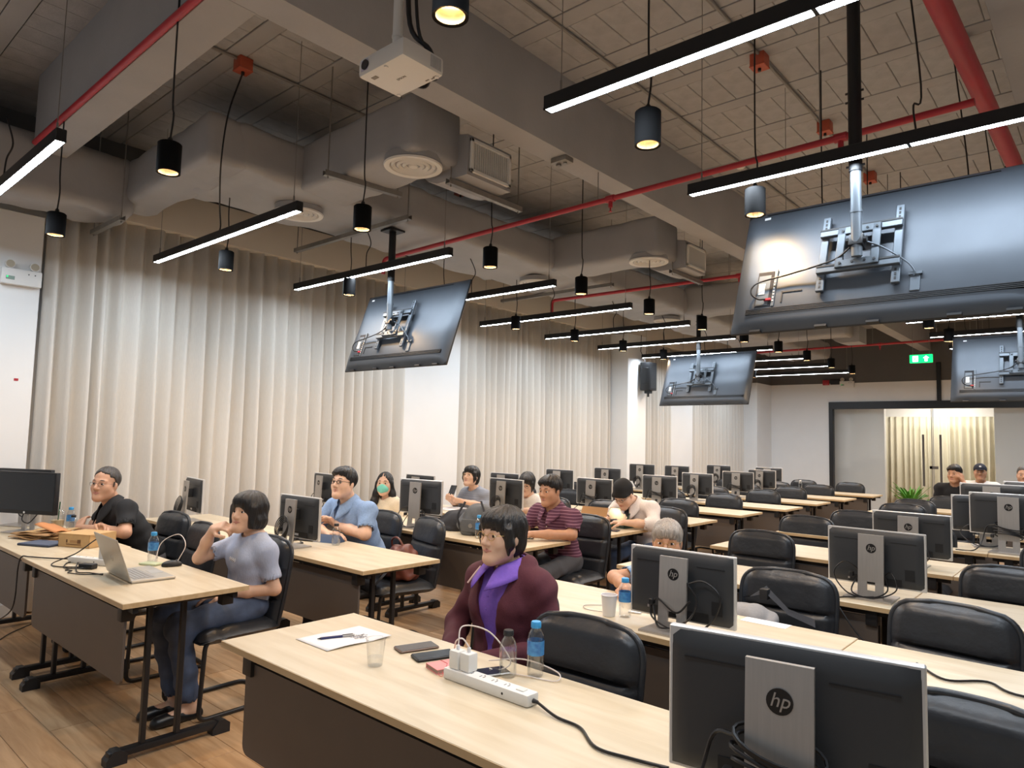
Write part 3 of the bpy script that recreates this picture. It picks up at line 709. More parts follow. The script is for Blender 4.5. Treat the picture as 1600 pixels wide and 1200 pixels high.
# ---- chairs
def cushion(outline, depth, n_u, n_v, seams, front):
    pass
def chair_proto():
    """origin on the floor under the seat centre, faces -y"""
    t = empty('padded_chair')
    # backrest: puffed front and flat back, rounded top, seams across
    Hb, W = .47, .232
    def half(v):   # half width at height v (0 bottom..1 top)
        w_ = W*(.93+.07*math.sin(min(v, .7)/.7*PI/2))
        if v > .72:
            q = (v-.72)/.28; w_ *= (1-q**3.0)**.42*.62+.38 if q < 1 else .38
        return w_
    def pt(u, v, side):
        a = (u-.5)*2; hw = half(v); x = a*hw
        e = max(0, 1-abs(a)**5)
        et = 1-max(0, (v-.9)/.1)**2*.9
        th = .052*e**.5*et
        for s_, wd in ((.30, .018), (.62, .018)): th -= .026*math.exp(-((v-s_)/wd)**2)*e
        z = .43+v*Hb; y0 = .205+.075*v+.03*(a*a-.4)*-.4
        if side: th = -.03*max(0, 1-abs(a)**8)**.5*et
        return (x, y0-th, z)
    b = B(); NU, NV = 18, 34
    b.grid(lambda u, v: pt(u, v, 0), NU, NV).grid(lambda u, v: pt(u, v, 1), NU, NV)
    # rim joining the two shells
    rim = [pt(0, j/NV, 0) for j in range(NV+1)]; rimb = [pt(0, j/NV, 1) for j in range(NV+1)]
    b.build('backrest', M_leather, t, smooth=50)
    # welt around the edge
    edge = [pt(0, j/NV, 1) for j in range(NV+1)]+[pt(i/NU, 1, 1) for i in range(1, NU)]+[pt(1, 1-j/NV, 1) for j in range(NV+1)]
    B().tube(edge, .012, 7).build('welt', M_leather, t, smooth=60)
    # seat
    def sp(u, v, side):
        a, c = (u-.5)*2, (v-.5)*2
        e = max(0, 1-abs(a)**6)*max(0, 1-abs(c)**6)
        x, y = a*.228, -.03+c*.235
        z = .425+(.055*e**.4 if not side else -.035*e**.3)
        if not side:
            z -= .012*math.exp(-((c+.45)/.05)**2)
            z -= .03*max(0, -c-.55)
        return (x, y, z)
    s = B().grid(lambda u, v: sp(u, v, 0), 18, 18).grid(lambda u, v: sp(u, v, 1), 18, 18)
    s.build('seat', M_leather, t, smooth=60)
    f = []
    def rnd(pts, r=.05):
        out = []
        for i, p in enumerate(pts):
            p = Vector(p)
            if i in (0, len(pts)-1): out.append(p); continue
            a = (Vector(pts[i-1])-p).normalized(); c = (Vector(pts[i+1])-p).normalized()
            for k in range(6):
                q = k/5; P0, P1 = p+a*r, p+c*r
                out.append(P0*(1-q)**2+p*2*q*(1-q)+P1*q*q)
        return out
    pts = [(-.2, .19, .42), (-.2, -.22, .42), (-.2, -.24, .013), (-.2, .24, .013), (.2, .24, .013), (.2, -.24, .013), (.2, -.22, .42), (.2, .19, .42)]
    B().tube(rnd(pts), .0125, 8).build('tube_frame', M_black, t, smooth=60)
    B().tube([(-.2, .05, .40), (.2, .05, .40)], .011, 8).build('seat_cross_bar', M_black, t, smooth=60)
    return t
cp = chair_proto(); cfirst = True
def place_chair(x, y, rz, label, group='black padded chairs at the desks'):
    global cfirst
    o = cp if cfirst else dup(cp); cfirst = False
    o.location = (x, y, 0); o.rotation_euler = (0, 0, R(rz)); return tag(o, label, 'chair', group)
# (top centre x, top centre y, turn, label); backrest top sits .285 behind the origin
CH = [
 (-1.45, 2.10, 2, 'empty black chair right of the woman in maroon, behind the front right desk'),
 (-.30, 2.16, -4, 'black chair right behind the nearest monitor, cut by the right edge'),
 (-2.05, 2.42, 0, 'black chair the woman in the maroon jacket sits on'),
 (-1.28, 3.62, 3, 'black chair with a grey bag and strap on it'),
 (-.53, 3.38, -4, 'black chair at right edge behind the second right-hand desk row'),
 (-1.90, 3.72, 0, 'black chair of the grey-haired person behind the monitor'),
 (-1.98, 5.06, 2, 'empty black chair at the aisle behind the third right-hand desk row'),
 (-.46, 4.66, -3, 'black chair at the right edge behind the third right-hand desk row'),
 (-2.12, 6.46, 2, 'empty black chair at the aisle behind the fourth right-hand desk row'),
 (-1.24, 6.6, 0, 'black chair hidden behind the monitor of the fourth right-hand row'),
 (-1.96, 7.40, 3, 'empty black chair at the aisle behind the fifth right-hand desk row'),
 (-1.24, 7.5, 0, 'black chair right of the fifth right-hand row monitor'),
 (-1.85, 8.80, 4, 'tilted black chair at the aisle behind the sixth right-hand desk row'),
 (-1.90, 9.68, -6, 'black chair at the aisle behind the seventh right-hand desk row'),
 (-1.70, 10.72, -4, 'black chair just in front of the man in black'),
 (-1.70, 11.55, 0, 'black chair the man in the black shirt sits on'),
 (-1.52, 12.42, 0, 'black chair the man with the cap sits on'),
 (-.96, 11.9, 0, 'black chair of the man cut by the right edge'),
 (-.25, 7.55, 0, 'black chair at right behind the fifth right-hand desk row'),
 (-.30, 6.0, 0, 'black chair further right in the fourth right-hand row'),
 (-5.48, 2.36, 4, 'black chair behind the man in the black polo shirt'),
 (-4.72, 2.24, -3, 'empty black chair between the man in black and the woman in pale blue'),
 (-3.90, 2.27, 2, 'black chair the woman in the pale blue top sits on'),
 (-4.62, 3.70, 0, 'black chair the man in the blue shirt sits on'),
 (-4.00, 3.66, -14, 'black chair with a brown handbag on its seat'),
 (-5.46, 4.70, 0, 'black chair the woman with the mask sits on'),
 (-3.40, 4.88, 2, 'black chair the man in the striped polo sits on'),
 (-4.06, 6.2, 3, 'empty black chair left of the open carton in the fourth row'),
 (-4.64, 6.02, 0, 'black chair of the woman resting her cheek on her hand'),
 (-5.4, 5.95, 0, 'black chair of the woman in the grey jumper'),
 (-3.32, 6.08, 0, 'black chair of the man in the black beanie'),
]
for r in range(4, 10):
    yb = LROW[r]+.6+.28
    for xo, nm in ((-.62, 'aisle-side black chair'), (-1.35, 'second black chair from the aisle'), (-2.15, 'third black chair from the aisle'), (-2.9, 'curtain-side black chair')):
        CH.append((LEND[r]+xo+random.uniform(-.06, .06), yb+random.uniform(-.03, .16), random.uniform(-5, 5), '%s behind the %s desk row of the curtain-side block' % (nm, ORD[r])))
for x, y, rz, lb in CH:
    a = R(rz); place_chair(x+.285*math.sin(a), y-.285*math.cos(a), rz, lb)

# ---- monitors seen from behind
hpv, hpf = text_mesh('hp', .037, .0012, .28)
M_rim = mat('pale_silver_rim', (206, 205, 204), .32, .25)
M_logo = mat('logo_black', (22, 22, 24), .35)
def monitor_proto(kind):
    """origin on the desk under the stand; panel faces +y, back to -y.  kind = lift of the panel, cable style"""
    lift, cab = kind
    t = empty('monitor')
    W, Hh = .478, .292; zb = .055+lift
    p = B()
    def fn(u, v):
        a, c = (u-.5)*2, (v-.5)*2
        e = max(0, 1-abs(a)**10)*max(0, 1-abs(c)**8)
        return (a*W/2*.995, .034-.018*e**.4, zb+Hh/2+c*Hh/2*.992)
    p.grid(fn, 20, 14); p.build('back_cover', M_monback, t, smooth=60)
    B().box(-W/2, W/2, .030, .050, zb, zb+Hh, c=.003).build('silver_rim', M_rim, t)
    B().box(-W/2+.01, W/2-.01, .0495, .0515, zb+.02, zb+Hh-.01).build('screen', M_screen, t)
    B().box(-.2, -.03, .0145, .02, zb+Hh*.80, zb+Hh*.80+.003).build('vent_slit', M_tvdark, t); B().box(.08, .2, .0145, .02, zb+Hh*.80, zb+Hh*.80+.003).build('vent_slit', M_tvdark, t)
    B().box(.145, .19, .0145, .018, zb+.05, zb+.105).build('side_socket_panel', M_tvdark, t)
    B().box(-.13, .13, .0145, .020, zb+.012, zb+.05).build('port_bay', M_tvdark, t)
    B().box(-.012, .03, .0135, .016, zb+.022, zb+.037).build('asset_tag', M_paper, t)
    # stand: tall plate leaning slightly, square hole near the foot
    sw = .062; top = zb+Hh*.93
    st = B()
    def yy(z): return -.055+.055*min(1, z/.2)*.4
    for z0, z1, x0, x1 in ((0.008, .04, -sw, sw), (.04, .085, -sw, -.018), (.04, .085, .022, sw), (.085, top, -sw, sw)):
        vs = [(x, yy(z)+d, z) for z in (z0, z1) for x in (x0, x1) for d in (-.006, .006)]
        st.add(vs, [(0, 1, 3, 2), (4, 6, 7, 5), (0, 4, 5, 1), (2, 3, 7, 6), (0, 2, 6, 4), (1, 5, 7, 3)])
    so = st.build('stand', M_silver, t, smooth=0)
    B().box(-.035, .035, -.03, .02, zb+Hh*.45, zb+Hh*.7, c=.006).build('hinge', M_blackp, so)
    zl = zb+Hh*.69; q_ = (zl-.085)/(top-.085); yl = yy(.085)*(1-q_)+yy(top)*q_-.0066
    lg = B().cyl((.002, yl, zl), (.002, yl-.0012, zl), .0245, 24, mi=0)
    lg.add(hpv, hpf, 1, Matrix.Translation((.002, yl-.0016, zl+.002)) @ Matrix.Rotation(PI/2, 4, 'X'))
    lg.build('logo', [M_logo, M_silver], so, smooth=0)
    B().prism([(-.115, -.125), (.115, -.125), (.105, .075), (-.105, .075)], 'z', 0, .009).build('base_plate', M_silver, t, smooth=20)
    rnd = random.Random(cab*7+1)
    def coil(zc, rx, rz_, ph, th=.0042):
        return [(rx*math.cos(a+ph)+rnd.uniform(-.004, .004), -.055+.045*math.sin(a*2+ph)*.4+(-.012 if math.sin(a) < 0 else .016), zc+rz_*math.sin(a+ph)*.9+rnd.uniform(-.003, .003)) for a in [2*PI*k/22 for k in range(22)]]
    c = B()
    if cab == 0:       # wound tightly round the stand
        for zc, rx in ((.185, .084), (.17, .078), (.150, .09), (.13, .086), (.115, .08)):
            c.tube([(rx*math.cos(a), -.042+.042*math.sin(a), zc+.022*math.sin(a*1+zc*30)) for a in [2*PI*k/20 for k in range(20)]], .0042, 6, closed=True)
        c.tube(bez([(-.08, -.045, .19), (-.13, -.02, .17), (-.16, -.04, .06), (-.2, -.12, .006), (-.3, -.16, .005)], 6), .0042, 6)
    elif cab == 1:     # loose loops
        c.tube(bez([(-.03, .012, zb+.04), (-.13, -.02, .17), (-.19, -.03, .1), (-.1, -.09, .02), (.02, -.10, .016), (.08, -.06, .05), (.06, .0, zb+.05)], 7), .0036, 6)
        c.tube(bez([(.03, .012, zb+.04), (.09, -.02, .14), (.12, -.05, .06), (.03, -.1, .014), (-.08, -.09, .03), (-.06, -.04, .12)], 7), .0036, 6)
    elif cab == 2:     # wide hoop on the right
        c.tube(bez([(.05, -.03, .2), (.12, -.01, .22), (.19, -.01, .17), (.17, -.02, .08), (.1, -.04, .02), (.0, -.09, .03), (-.09, -.06, .06), (-.07, -.05, .13), (.03, -.075, .09), (.08, -.05, .14)], 7), .0042, 6)
        c.tube(bez([(.06, -.04, .21), (.1, -.03, .14), (.07, -.06, .06), (-.04, -.08, .02), (-.08, -.06, .1)], 7), .0042, 6)
    else:              # hanging hank
        for k in range(5):
            c.tube([(-.02+.07*math.cos(a)*(.7+.08*k), -.075-.004*k+.02*math.sin(a), .105+.01*k+.07*math.sin(a)) for a in [2*PI*q/18 for q in range(18)]], .0036, 6, closed=True)
    co = c.build('cable', M_cable, t, smooth=60)
    B().box(-.105, -.085, -.06, -.03, .10, .125, c=.003).box(-.108, -.1, -.058, -.054, .09, .1, mi=1).build('plug', [M_blackp, M_silver], co)
    return t
MP = {}
def monitor(x, y, rz, label, lift=0.0, cab=0, sc=1.0):
    k = (lift, cab)
    if k in MP: o = dup(MP[k])
    else: o = MP[k] = monitor_proto(k)
    o.location = (x, y, TH); o.rotation_euler = (0, 0, R(rz)); o.scale = (sc, sc, sc)
    return tag(o, label, 'monitor', 'computer monitors seen from behind')
monitor(-.53, 1.46, 9, 'nearest black monitor back with silver stand and coiled cables at lower right', .012, 0, 1.05)
monitor(-1.42, 2.70, 2, 'monitor in front of the grey-haired person with a hoop of cable', -.02, 2)
monitor(-.995, 4.05, -2, 'monitor back with loose cable loops on the third right-hand row', 0.0, 1)
monitor(-1.08, 5.32, -2, 'monitor back partly behind the one with loose loops, fourth right-hand row', 0.0, 1)
monitor(-.655, 6.58, 0, 'monitor with a cable wound around its raised stand, fifth right-hand row', .06, 0, 1.1)
monitor(-.83, 6.84, 18, 'monitor turned sideways just left of the raised one, fifth right-hand row', .06, 1)
monitor(-.93, 8.06, 0, 'monitor in the sixth right-hand row below the man with the cap', .06, 3, 1.12)
monitor(-.70, 9.2, 0, 'farthest right-hand monitor below the man at the right edge', .06, 3, 1.1)
LM = [  # x, y, turn, lift, cables, label
 (-6.10, 2.72, -8, .02, 3, 'monitor by the curtain, second row, behind the man in the black polo'),
 (-4.32, 2.66, 2, 0, 3, 'monitor partly behind the head of the woman in pale blue'),
 (-6.10, 4.05, -6, .03, 1, 'monitor left of the man in the blue shirt'),
 (-4.55, 3.98, 8, .06, 1, 'monitor on a tall silver stand left of the grey backpack'),
 (-5.90, 5.15, 0, 0, 1, 'monitor just behind the tall-stand one, fourth row'),
 (-4.62, 5.16, -4, .03, 3, 'monitor between the woman in grey and the cheek-resting woman'),
 (-5.75, 6.40, 0, 0, 3, 'monitor by the curtain in the fifth row'),
 (-4.42, 6.42, 0, .01, 0, 'monitor just left of the black beanie'),
 (-5.82, 7.62, 0, .02, 3, 'monitor by the curtain in the sixth row'),
 (-4.28, 7.63, 0, .02, 0, 'second monitor from the aisle, sixth row, right of the beanie'),
 (-5.80, 8.78, 0, .02, 3, 'monitor by the curtain in the seventh row'),
 (-4.34, 8.76, -6, .02, 3, 'aisle-side monitor of the seventh row with a hank of cables'),
 (-5.90, 9.95, 0, .06, 3, 'raised monitor by the curtain in the eighth row'),
 (-4.26, 9.92, 0, .02, 0, 'aisle-side monitor of the eighth row'),
 (-5.85, 11.05, 0, .02, 3, 'monitor by the curtain in the ninth row'),
 (-4.35, 11.05, -8, .02, 3, 'aisle-side monitor of the ninth row'),
 (-5.65, 12.3, 0, .02, 3, 'monitor by the curtain in the last row'),
 (-4.72, 12.32, 0, .02, 3, 'aisle-side monitor of the last row'),
]
for x, y, rz, lf, cb, lb in LM: monitor(x, y, rz, lb, lf, cb)
# two monitors at far left with their screens towards us
def front_monitor(x, y, rz, label):
    t = tag(empty('monitor', (x, y, TH), R(rz)), label, 'monitor', 'computer monitors facing the camera')
    W, Hh, zb = .54, .31, .135
    B().box(-W/2, W/2, -.006, .03, zb, zb+Hh, c=.005).build('casing', M_blackp, t)
    B().box(-W/2+.012, W/2-.012, -.0075, -.005, zb+.028, zb+Hh-.012).build('screen', M_screen, t)
    B().cyl((0, -.008, zb+.013), (0, -.0055, zb+.013), .008, 14).build('logo', M_chromew, t)
    B().box(-.055, -.018, .03, .042, .0, .3).box(.02, .055, .03, .042, 0, .3).box(-.055, .055, .03, .042, .13, .3).build('stand', M_silver, t)
    B().box(-.12, .12, -.08, .1, 0, .01, c=.003).build('base_plate', M_silver, t)
    B().tube(bez([(-.03, .02, zb+.01), (-.02, .0, .09), (.04, .0, .07), (.08, .02, .12), (.09, .03, zb+.01)], 6), .004, 6).build('cable', M_cable, t)
front_monitor(-6.13, 1.52, 28, 'switched-off monitor at the left edge with its screen towards us')
front_monitor(-6.56, 1.60, 28, 'second switched-off monitor peeking out behind the one at left edge')
for o_ in bpy.data.objects:
    if o_.name.startswith('training_desk') and o_.get('label') == 'pale wood desk at the aisle in the first row of the right-hand block': o_.scale = (1.12, 1, 1)
    if o_.name.startswith('training_desk') and o_.get('label') == 'pale wood desk further right in the first row of the right-hand block': o_.location.x += .195
# ================================================================== PEOPLE (implicit surfaces meshed with surface nets)
def V(*a): return np.array(a, float)
class SDF:
    def __init__(s): s.p = []; s.lo = np.full(3, 1e9); s.hi = np.full(3, -1e9)
    def _grow(s, lo, hi): s.lo = np.minimum(s.lo, lo); s.hi = np.maximum(s.hi, hi)
    def cone(s, a, b, ra, rb=None, k=.02, sub=False):
        a, b = np.asarray(a, float), np.asarray(b, float); rb = ra if rb is None else rb; r = max(ra, rb)
        lo, hi = np.minimum(a, b)-r, np.maximum(a, b)+r
        def d(P):
            ba = b-a; t = np.clip(((P-a)@ba)/max(ba@ba, 1e-9), 0, 1)
            return np.linalg.norm(P-a-t[..., None]*ba, axis=-1)-(ra+(rb-ra)*t)
        s.p.append((lo, hi, d, k, sub))
        if not sub: s._grow(lo, hi)
        return s
    def chain(s, pts, rs, k=.02):
        for i in range(len(pts)-1): s.cone(pts[i], pts[i+1], rs[i], rs[i+1], k)
        return s
    def ell(s, c, r, M=None, k=.02, sub=False):
        c, r = np.asarray(c, float), np.asarray(r, float)
        Mi = np.eye(3) if M is None else np.asarray(M, float)      # columns = axes
        ext = np.sqrt(((Mi*r)**2).sum(1)); lo, hi = c-ext, c+ext
        def d(P):
            q = (P-c)@Mi; k0 = np.linalg.norm(q/r, axis=-1); k1 = np.linalg.norm(q/(r*r), axis=-1)
            return k0*(k0-1)/np.maximum(k1, 1e-9)
        s.p.append((lo, hi, d, k, sub))
        if not sub: s._grow(lo, hi)
        return s
    def jagcut(s, n, c, side, amp=.006):
        n = np.asarray(n, float); n = n/np.linalg.norm(n); side = np.asarray(side, float)
        def d(P):
            q = P@side; z = P[..., 2]; return -(P@n-c+amp*(np.sin(q*210+3*np.sin(q*47))*.6+np.sin(q*95+z*60)*.6))
        s.p.append((None, None, d, .004, True)); return s
    def cut(s, n, c):
        """remove everything where n.p > c"""
        n = np.asarray(n, float); n = n/np.linalg.norm(n)
        s.p.append((None, None, lambda P: -(P@n-c), .004, True)); return s
    def mesh(s, h):
        pad = .02+2*h; lo = s.lo-pad; n = np.ceil((s.hi+pad-lo)/h).astype(int)+1
        D = np.full(n, .05, np.float32); ax = [lo[i]+h*np.arange(n[i]) for i in range(3)]
        for l, u, d, k, sub in s.p:
            if l is None: sl = (slice(0, n[0]), slice(0, n[1]), slice(0, n[2]))
            else:
                m = k+2.5*h
                i0 = np.maximum(0, np.floor((l-m-lo)/h).astype(int)); i1 = np.minimum(n, np.ceil((u+m-lo)/h).astype(int)+1)
                if (i1 <= i0).any(): continue
                sl = tuple(slice(i0[i], i1[i]) for i in range(3))
            P = np.stack(np.meshgrid(*[ax[i][sl[i]] for i in range(3)], indexing='ij'), -1)
            v = d(P).astype(np.float32); a = D[sl]
            if sub: v = -v; hh = np.maximum(k-np.abs(a-v), 0)/k; D[sl] = np.maximum(a, v)+hh*hh*k*.25
            else: hh = np.maximum(k-np.abs(a-v), 0)/k; D[sl] = np.minimum(a, v)-hh*hh*k*.25
        return nets(D, lo, h)
def nets(D, lo, h):
    S_ = D < 0; nx, ny, nz = D.shape
    cnt = np.zeros((nx-1, ny-1, nz-1), np.int8)
    off = [(i, j, k) for i in (0, 1) for j in (0, 1) for k in (0, 1)]
    for i, j, k in off: cnt += S_[i:nx-1+i, j:ny-1+j, k:nz-1+k]
    act = (cnt > 0) & (cnt < 8); idx = np.argwhere(act)
    acc = np.zeros((len(idx), 3)); num = np.zeros(len(idx))
    for a in off:
        for axn in range(3):
            if a[axn]: continue
            b = list(a); b[axn] = 1
            d0 = D[idx[:, 0]+a[0], idx[:, 1]+a[1], idx[:, 2]+a[2]]; d1 = D[idx[:, 0]+b[0], idx[:, 1]+b[1], idx[:, 2]+b[2]]
            c = (d0 < 0) != (d1 < 0); t = np.where(c, d0/np.where(c, d0-d1, 1), 0)
            p = np.array(a, float)[None].repeat(len(idx), 0); p[:, axn] = t
            acc[c] += p[c]; num += c
    verts = lo+h*(idx+acc/np.maximum(num, 1)[:, None])
    im = np.full(act.shape, -1, np.int64); im[act] = np.arange(len(idx)); F = []
    for axn in range(3):
        o1, o2 = [(1, 2), (2, 0), (0, 1)][axn]
        e = np.zeros(3, int); e[axn] = 1
        A = S_[:nx-e[0], :ny-e[1], :nz-e[2]]; Bq = S_[e[0]:, e[1]:, e[2]:]
        q = np.argwhere(A != Bq); q = q[(q[:, o1] > 0) & (q[:, o2] > 0) & (q[:, o1] < D.shape[o1]-1) & (q[:, o2] < D.shape[o2]-1)]
        f = []
        for u, w_ in ((-1, -1), (0, -1), (0, 0), (-1, 0)):
            c = q.copy(); c[:, o1] += u; c[:, o2] += w_; f.append(im[c[:, 0], c[:, 1], c[:, 2]])
        f = np.stack(f, 1); fl = ~A[q[:, 0], q[:, 1], q[:, 2]]; f[fl] = f[fl][:, ::-1]
        F.append(f)
    F = np.concatenate(F); F = F[(F >= 0).all(1)]
    return verts, F
def np_obj(name, vf, m, parent, wr=0, seed=0, strands=None):
    v, f = vf
    if strands is not None:
        c, H_, sc_ = strands; q = (v-c)@H_/sc_; th = np.arctan2(q[:, 0], q[:, 1]+.02); zz = q[:, 2]
        a = np.sin(th*19+4*np.sin(zz*18+th*2))*.55+np.sin(th*41+zz*30)*.3+np.sin(th*9-zz*12)*.5
        rad = q.copy(); rad[:, 2] *= .6; rad /= np.maximum(np.linalg.norm(rad, axis=1), 1e-6)[:, None]
        v = v+(rad@H_.T)*(a*.0028)[:, None]
    me = bpy.data.meshes.new(name); me.vertices.add(len(v)); me.loops.add(len(f)*4); me.polygons.add(len(f))
    me.vertices.foreach_set('co', v.astype(np.float32).ravel()); me.loops.foreach_set('vertex_index', f.astype(np.int32).ravel())
    me.polygons.foreach_set('loop_start', np.arange(0, len(f)*4, 4, dtype=np.int32)); me.polygons.foreach_set('loop_total', np.full(len(f), 4, np.int32))
    me.update(calc_edges=True); me.validate()
    if wr:   # soft cloth wrinkles
        nrm = np.zeros(len(v)*3, np.float32); me.vertices.foreach_get('normal', nrm); nrm = nrm.reshape(-1, 3)
        q = v*np.array([20, 20, 30]); s1 = np.sin(q[:, 0]*1.7+q[:, 2]*1.3+3*np.sin(q[:, 1]*.9+seed))+np.sin(q[:, 2]*2.1-q[:, 1]*1.5+2*np.sin(q[:, 0]*1.3+seed*2))
        me.vertices.foreach_set('co', (v+nrm*(s1*wr)[:, None]).astype(np.float32).ravel()); me.update()
    me.shade_smooth(); me.materials.append(m)
    return put(name, me, parent)
def skin(name, c):
    m = mat(name, c, .48, noise_s=30, noise_a=.05); b = m.node_tree.nodes['Principled BSDF']
    b.inputs['Subsurface Weight'].default_value = .12; b.inputs['Subsurface Radius'].default_value = (.02, .008, .005); b.inputs['Subsurface Scale'].default_value = .5
    return m
def cloth(name, c, a=.06, rough=.85): return mat(name, c, rough, noise_s=90, noise_a=a, bump=.12, bump_s=220)
def hairm(name, c): return mat(name, c, .38, noise_s=3, noise_a=.35, stretch=(55, 55, 7), bump=.5, bump_s=4)
M_lip = mat('lip', (196, 134, 120), .5); M_eyew = mat('eye_white', (226, 222, 216), .3); M_iris = mat('iris_dark', (34, 24, 20), .2)
M_hblack = hairm('black_hair', (24, 22, 23)); M_hgrey = hairm('grey_hair', (150, 142, 134)); M_hsalt = hairm('salt_hair', (66, 62, 60))
M_nail = mat('nail', (222, 176, 160), .35)
def nrmz(a): a = np.asarray(a, float); return a/max(np.linalg.norm(a), 1e-9)
def hand(S, wpos, d, n, side, curl=(.5, .6, .4), spread=.0, sc=1.0, thumb=.5, k=.006):
    """wpos wrist, d finger direction, n palm normal, side +1/-1 picks which edge the thumb is on"""
    d = nrmz(d); n = np.asarray(n, float); n = nrmz(n-d*(n@d)); t = np.cross(d, n)*side
    w = np.asarray(wpos, float)
    for q in (-.026, -.009, .009, .026): S.cone(w+d*.012*sc+t*q*.75*sc, w+d*.078*sc+t*q*sc, .0145*sc, .0125*sc, .014)
    L = [(.040, .024, .019), (.045, .028, .021), (.041, .026, .020), (.032, .020, .017)]
    for i, q in enumerate((.028, .0095, -.0095, -.027)):
        p = w+d*.080*sc+t*q*sc; a = 0; dd = nrmz(d+t*spread*(q/.028)); r = .0092 if i < 3 else .0080
        for j in range(3):
            a += curl[j]*(1+.08*i); v = dd*math.cos(a)+n*math.sin(a); e = p+v*L[i][j]*sc
            S.cone(p, e, (r-.0008*j)*sc, (r-.0008*(j+1))*sc, k); p = e
    b = w+d*.022*sc+t*.026*sc+n*.006*sc
    e1 = b+nrmz(d*.62+t*.75+n*.25)*.042*sc; e2 = e1+nrmz(d*(.95-thumb*.2)+t*(.35-thumb*.5)+n*(.25+thumb*.5))*.032*sc; e3 = e2+nrmz(d*(.9-thumb*.3)+t*(.1-thumb*.7)+n*(.3+thumb*.5))*.026*sc
    S.cone(w+d*.012*sc+t*.012*sc, b, .015*sc, .0145*sc, .014); S.cone(b, e1, .0145*sc, .0115*sc, .008); S.cone(e1, e2, .0115*sc, .0098*sc, k); S.cone(e2, e3, .0098*sc, .0078*sc, k)
def head_frame(yaw_, pitch_, roll_=0):
    f0 = Matrix.Rotation(R(yaw_), 3, 'Z') @ Matrix.Rotation(R(-pitch_), 3, 'X') @ Matrix.Rotation(R(roll_), 3, 'Y')
    return np.array([list(f0 @ Vector((-1, 0, 0))), list(f0 @ Vector((0, -1, 0))), list(f0 @ Vector((0, 0, 1)))]).T
HAIRS = {}
def person(label, loc, rz, HC, head, E_, W_, skinm, hair, hairmat, top, sleeve, bottom=None, hands=None, s=1.0, bw=1.0, hs=.95, res=.006, res_c=.0075,
           knees=None, ankles=None, collar=None, glasses=None, mask=None, hat=None, jacket=None, shoes='black', neck_open=.062, wr=.0017, extra=None, hip=(0, 0, .55), seed=1, female=False, mouth=0):
    """all points local: origin on the floor under the hips, facing -y, +x is the person's left.  E_, W_: (left, right)"""
    t = tag(empty('person', (loc[0], loc[1], 0), R(rz)), label, 'person')
    P = V(*hip); HC = V(*HC); Hm = head_frame(*head[:3])
    def hp(x, y, z): return HC+Hm@(V(x, y, z)*hs)
    N = HC+V(0, .055, -.138*hs/.95) if len(head) < 4 else HC+V(*head[3])
    u = nrmz(N-P); TLn = np.linalg.norm(N-P)
    lx = nrmz(np.cross(u, V(0, 1, 0))); lx = lx if lx[0] > 0 else -lx; fy = nrmz(np.cross(u, lx)); fy = fy if fy[1] < 0 else -fy
    Tm = np.stack([lx, fy, u], 1)
    sh = .176*bw*(.88 if female else 1); dp_ = .068 if female else .058; SL, SR = N+lx*sh-u*dp_, N-lx*sh-u*dp_
    kn = knees or ((.11, -.42, .50), (-.11, -.42, .50)); an = ankles or ((.12, -.38, .10), (-.12, -.38, .10))
    def torso(S, inf, lowcut=True):
        S.ell(P+u*.02, (.160*bw+inf, .118*bw+inf, .13+inf), Tm, k=.05)
        S.ell(P+u*TLn*.36, (.142*bw+inf, .108*bw+inf, .17+inf), Tm, k=.06)
        S.ell(P+u*TLn*.68+fy*.008, (.160*bw+inf, .108*bw+inf, .165+inf), Tm, k=.06)
        if female:
            for q in (-1, 1): S.ell(P+u*TLn*.66+lx*q*.062+fy*.066, (.058+inf, .048+inf, .062+inf), Tm, k=.05)
        S.cone(SL, SR, .050+inf, .050+inf, .05)
        S.cone(N-u*.02, SL, .045+inf, .048+inf, .04); S.cone(N-u*.02, SR, .045+inf, .048+inf, .04)
    # ---------------- body
    S = SDF(); torso(S, -.016)
    for q, (a, b_, hipx) in enumerate(((kn[0], an[0], .085), (kn[1], an[1], -.085))):
        hj = P+V(hipx, -.02, -.02); S.chain([hj, a, b_], [.072, .050, .034], .03)
        S.cone(V(*b_)+V(0, .03, -.055), V(*b_)+V(0, -.13, -.068), .030, .022, .025); S.cone(V(*b_), V(*b_)+V(0, .02, -.05), .034, .030, .02)
    aw = (.90 if female else 1.0)*(.5+.5*bw)
    for SH, e, w_ in ((SL, E_[0], W_[0]), (SR, E_[1], W_[1])):
        S.cone(SH, e, .046*aw, .039*aw, .02); S.cone(e, V(*e)*.45+V(*w_)*.55, .0385*aw, .036*aw, .02); S.cone(V(*e)*.45+V(*w_)*.55, w_, .036*aw, .0255*aw, .02)
    hd = hands or [dict(), dict()]
    for q, (e, w_) in enumerate(((E_[0], W_[0]), (E_[1], W_[1]))):
        o = dict(d=V(*w_)-V(*e), n=(0, 0, -1)); o.update(hd[q])
        sd_ = o.pop('side', 1 if q == 0 else -1); hand(S, w_, o.pop('d'), o.pop('n'), sd_, sc=(.92 if female else 1.02), **o)
    # head
    hk = .03*hs
    def he(c, r, k=hk): S.ell(hp(*c), np.array(r)*hs, Hm, k=k)
    S.cone(hp(0, -.022, -.05), N+u*-.01, .053*hs*(.9 if female else 1.05), .060*(.9 if female else 1.05), .03)
    he((0, -.012, .04), (.076, .096, .083)); he((0, .028, -.03), (.064 if not female else .061, .062, .088)); he((0, .02, -.064), (.050, .055, .042))
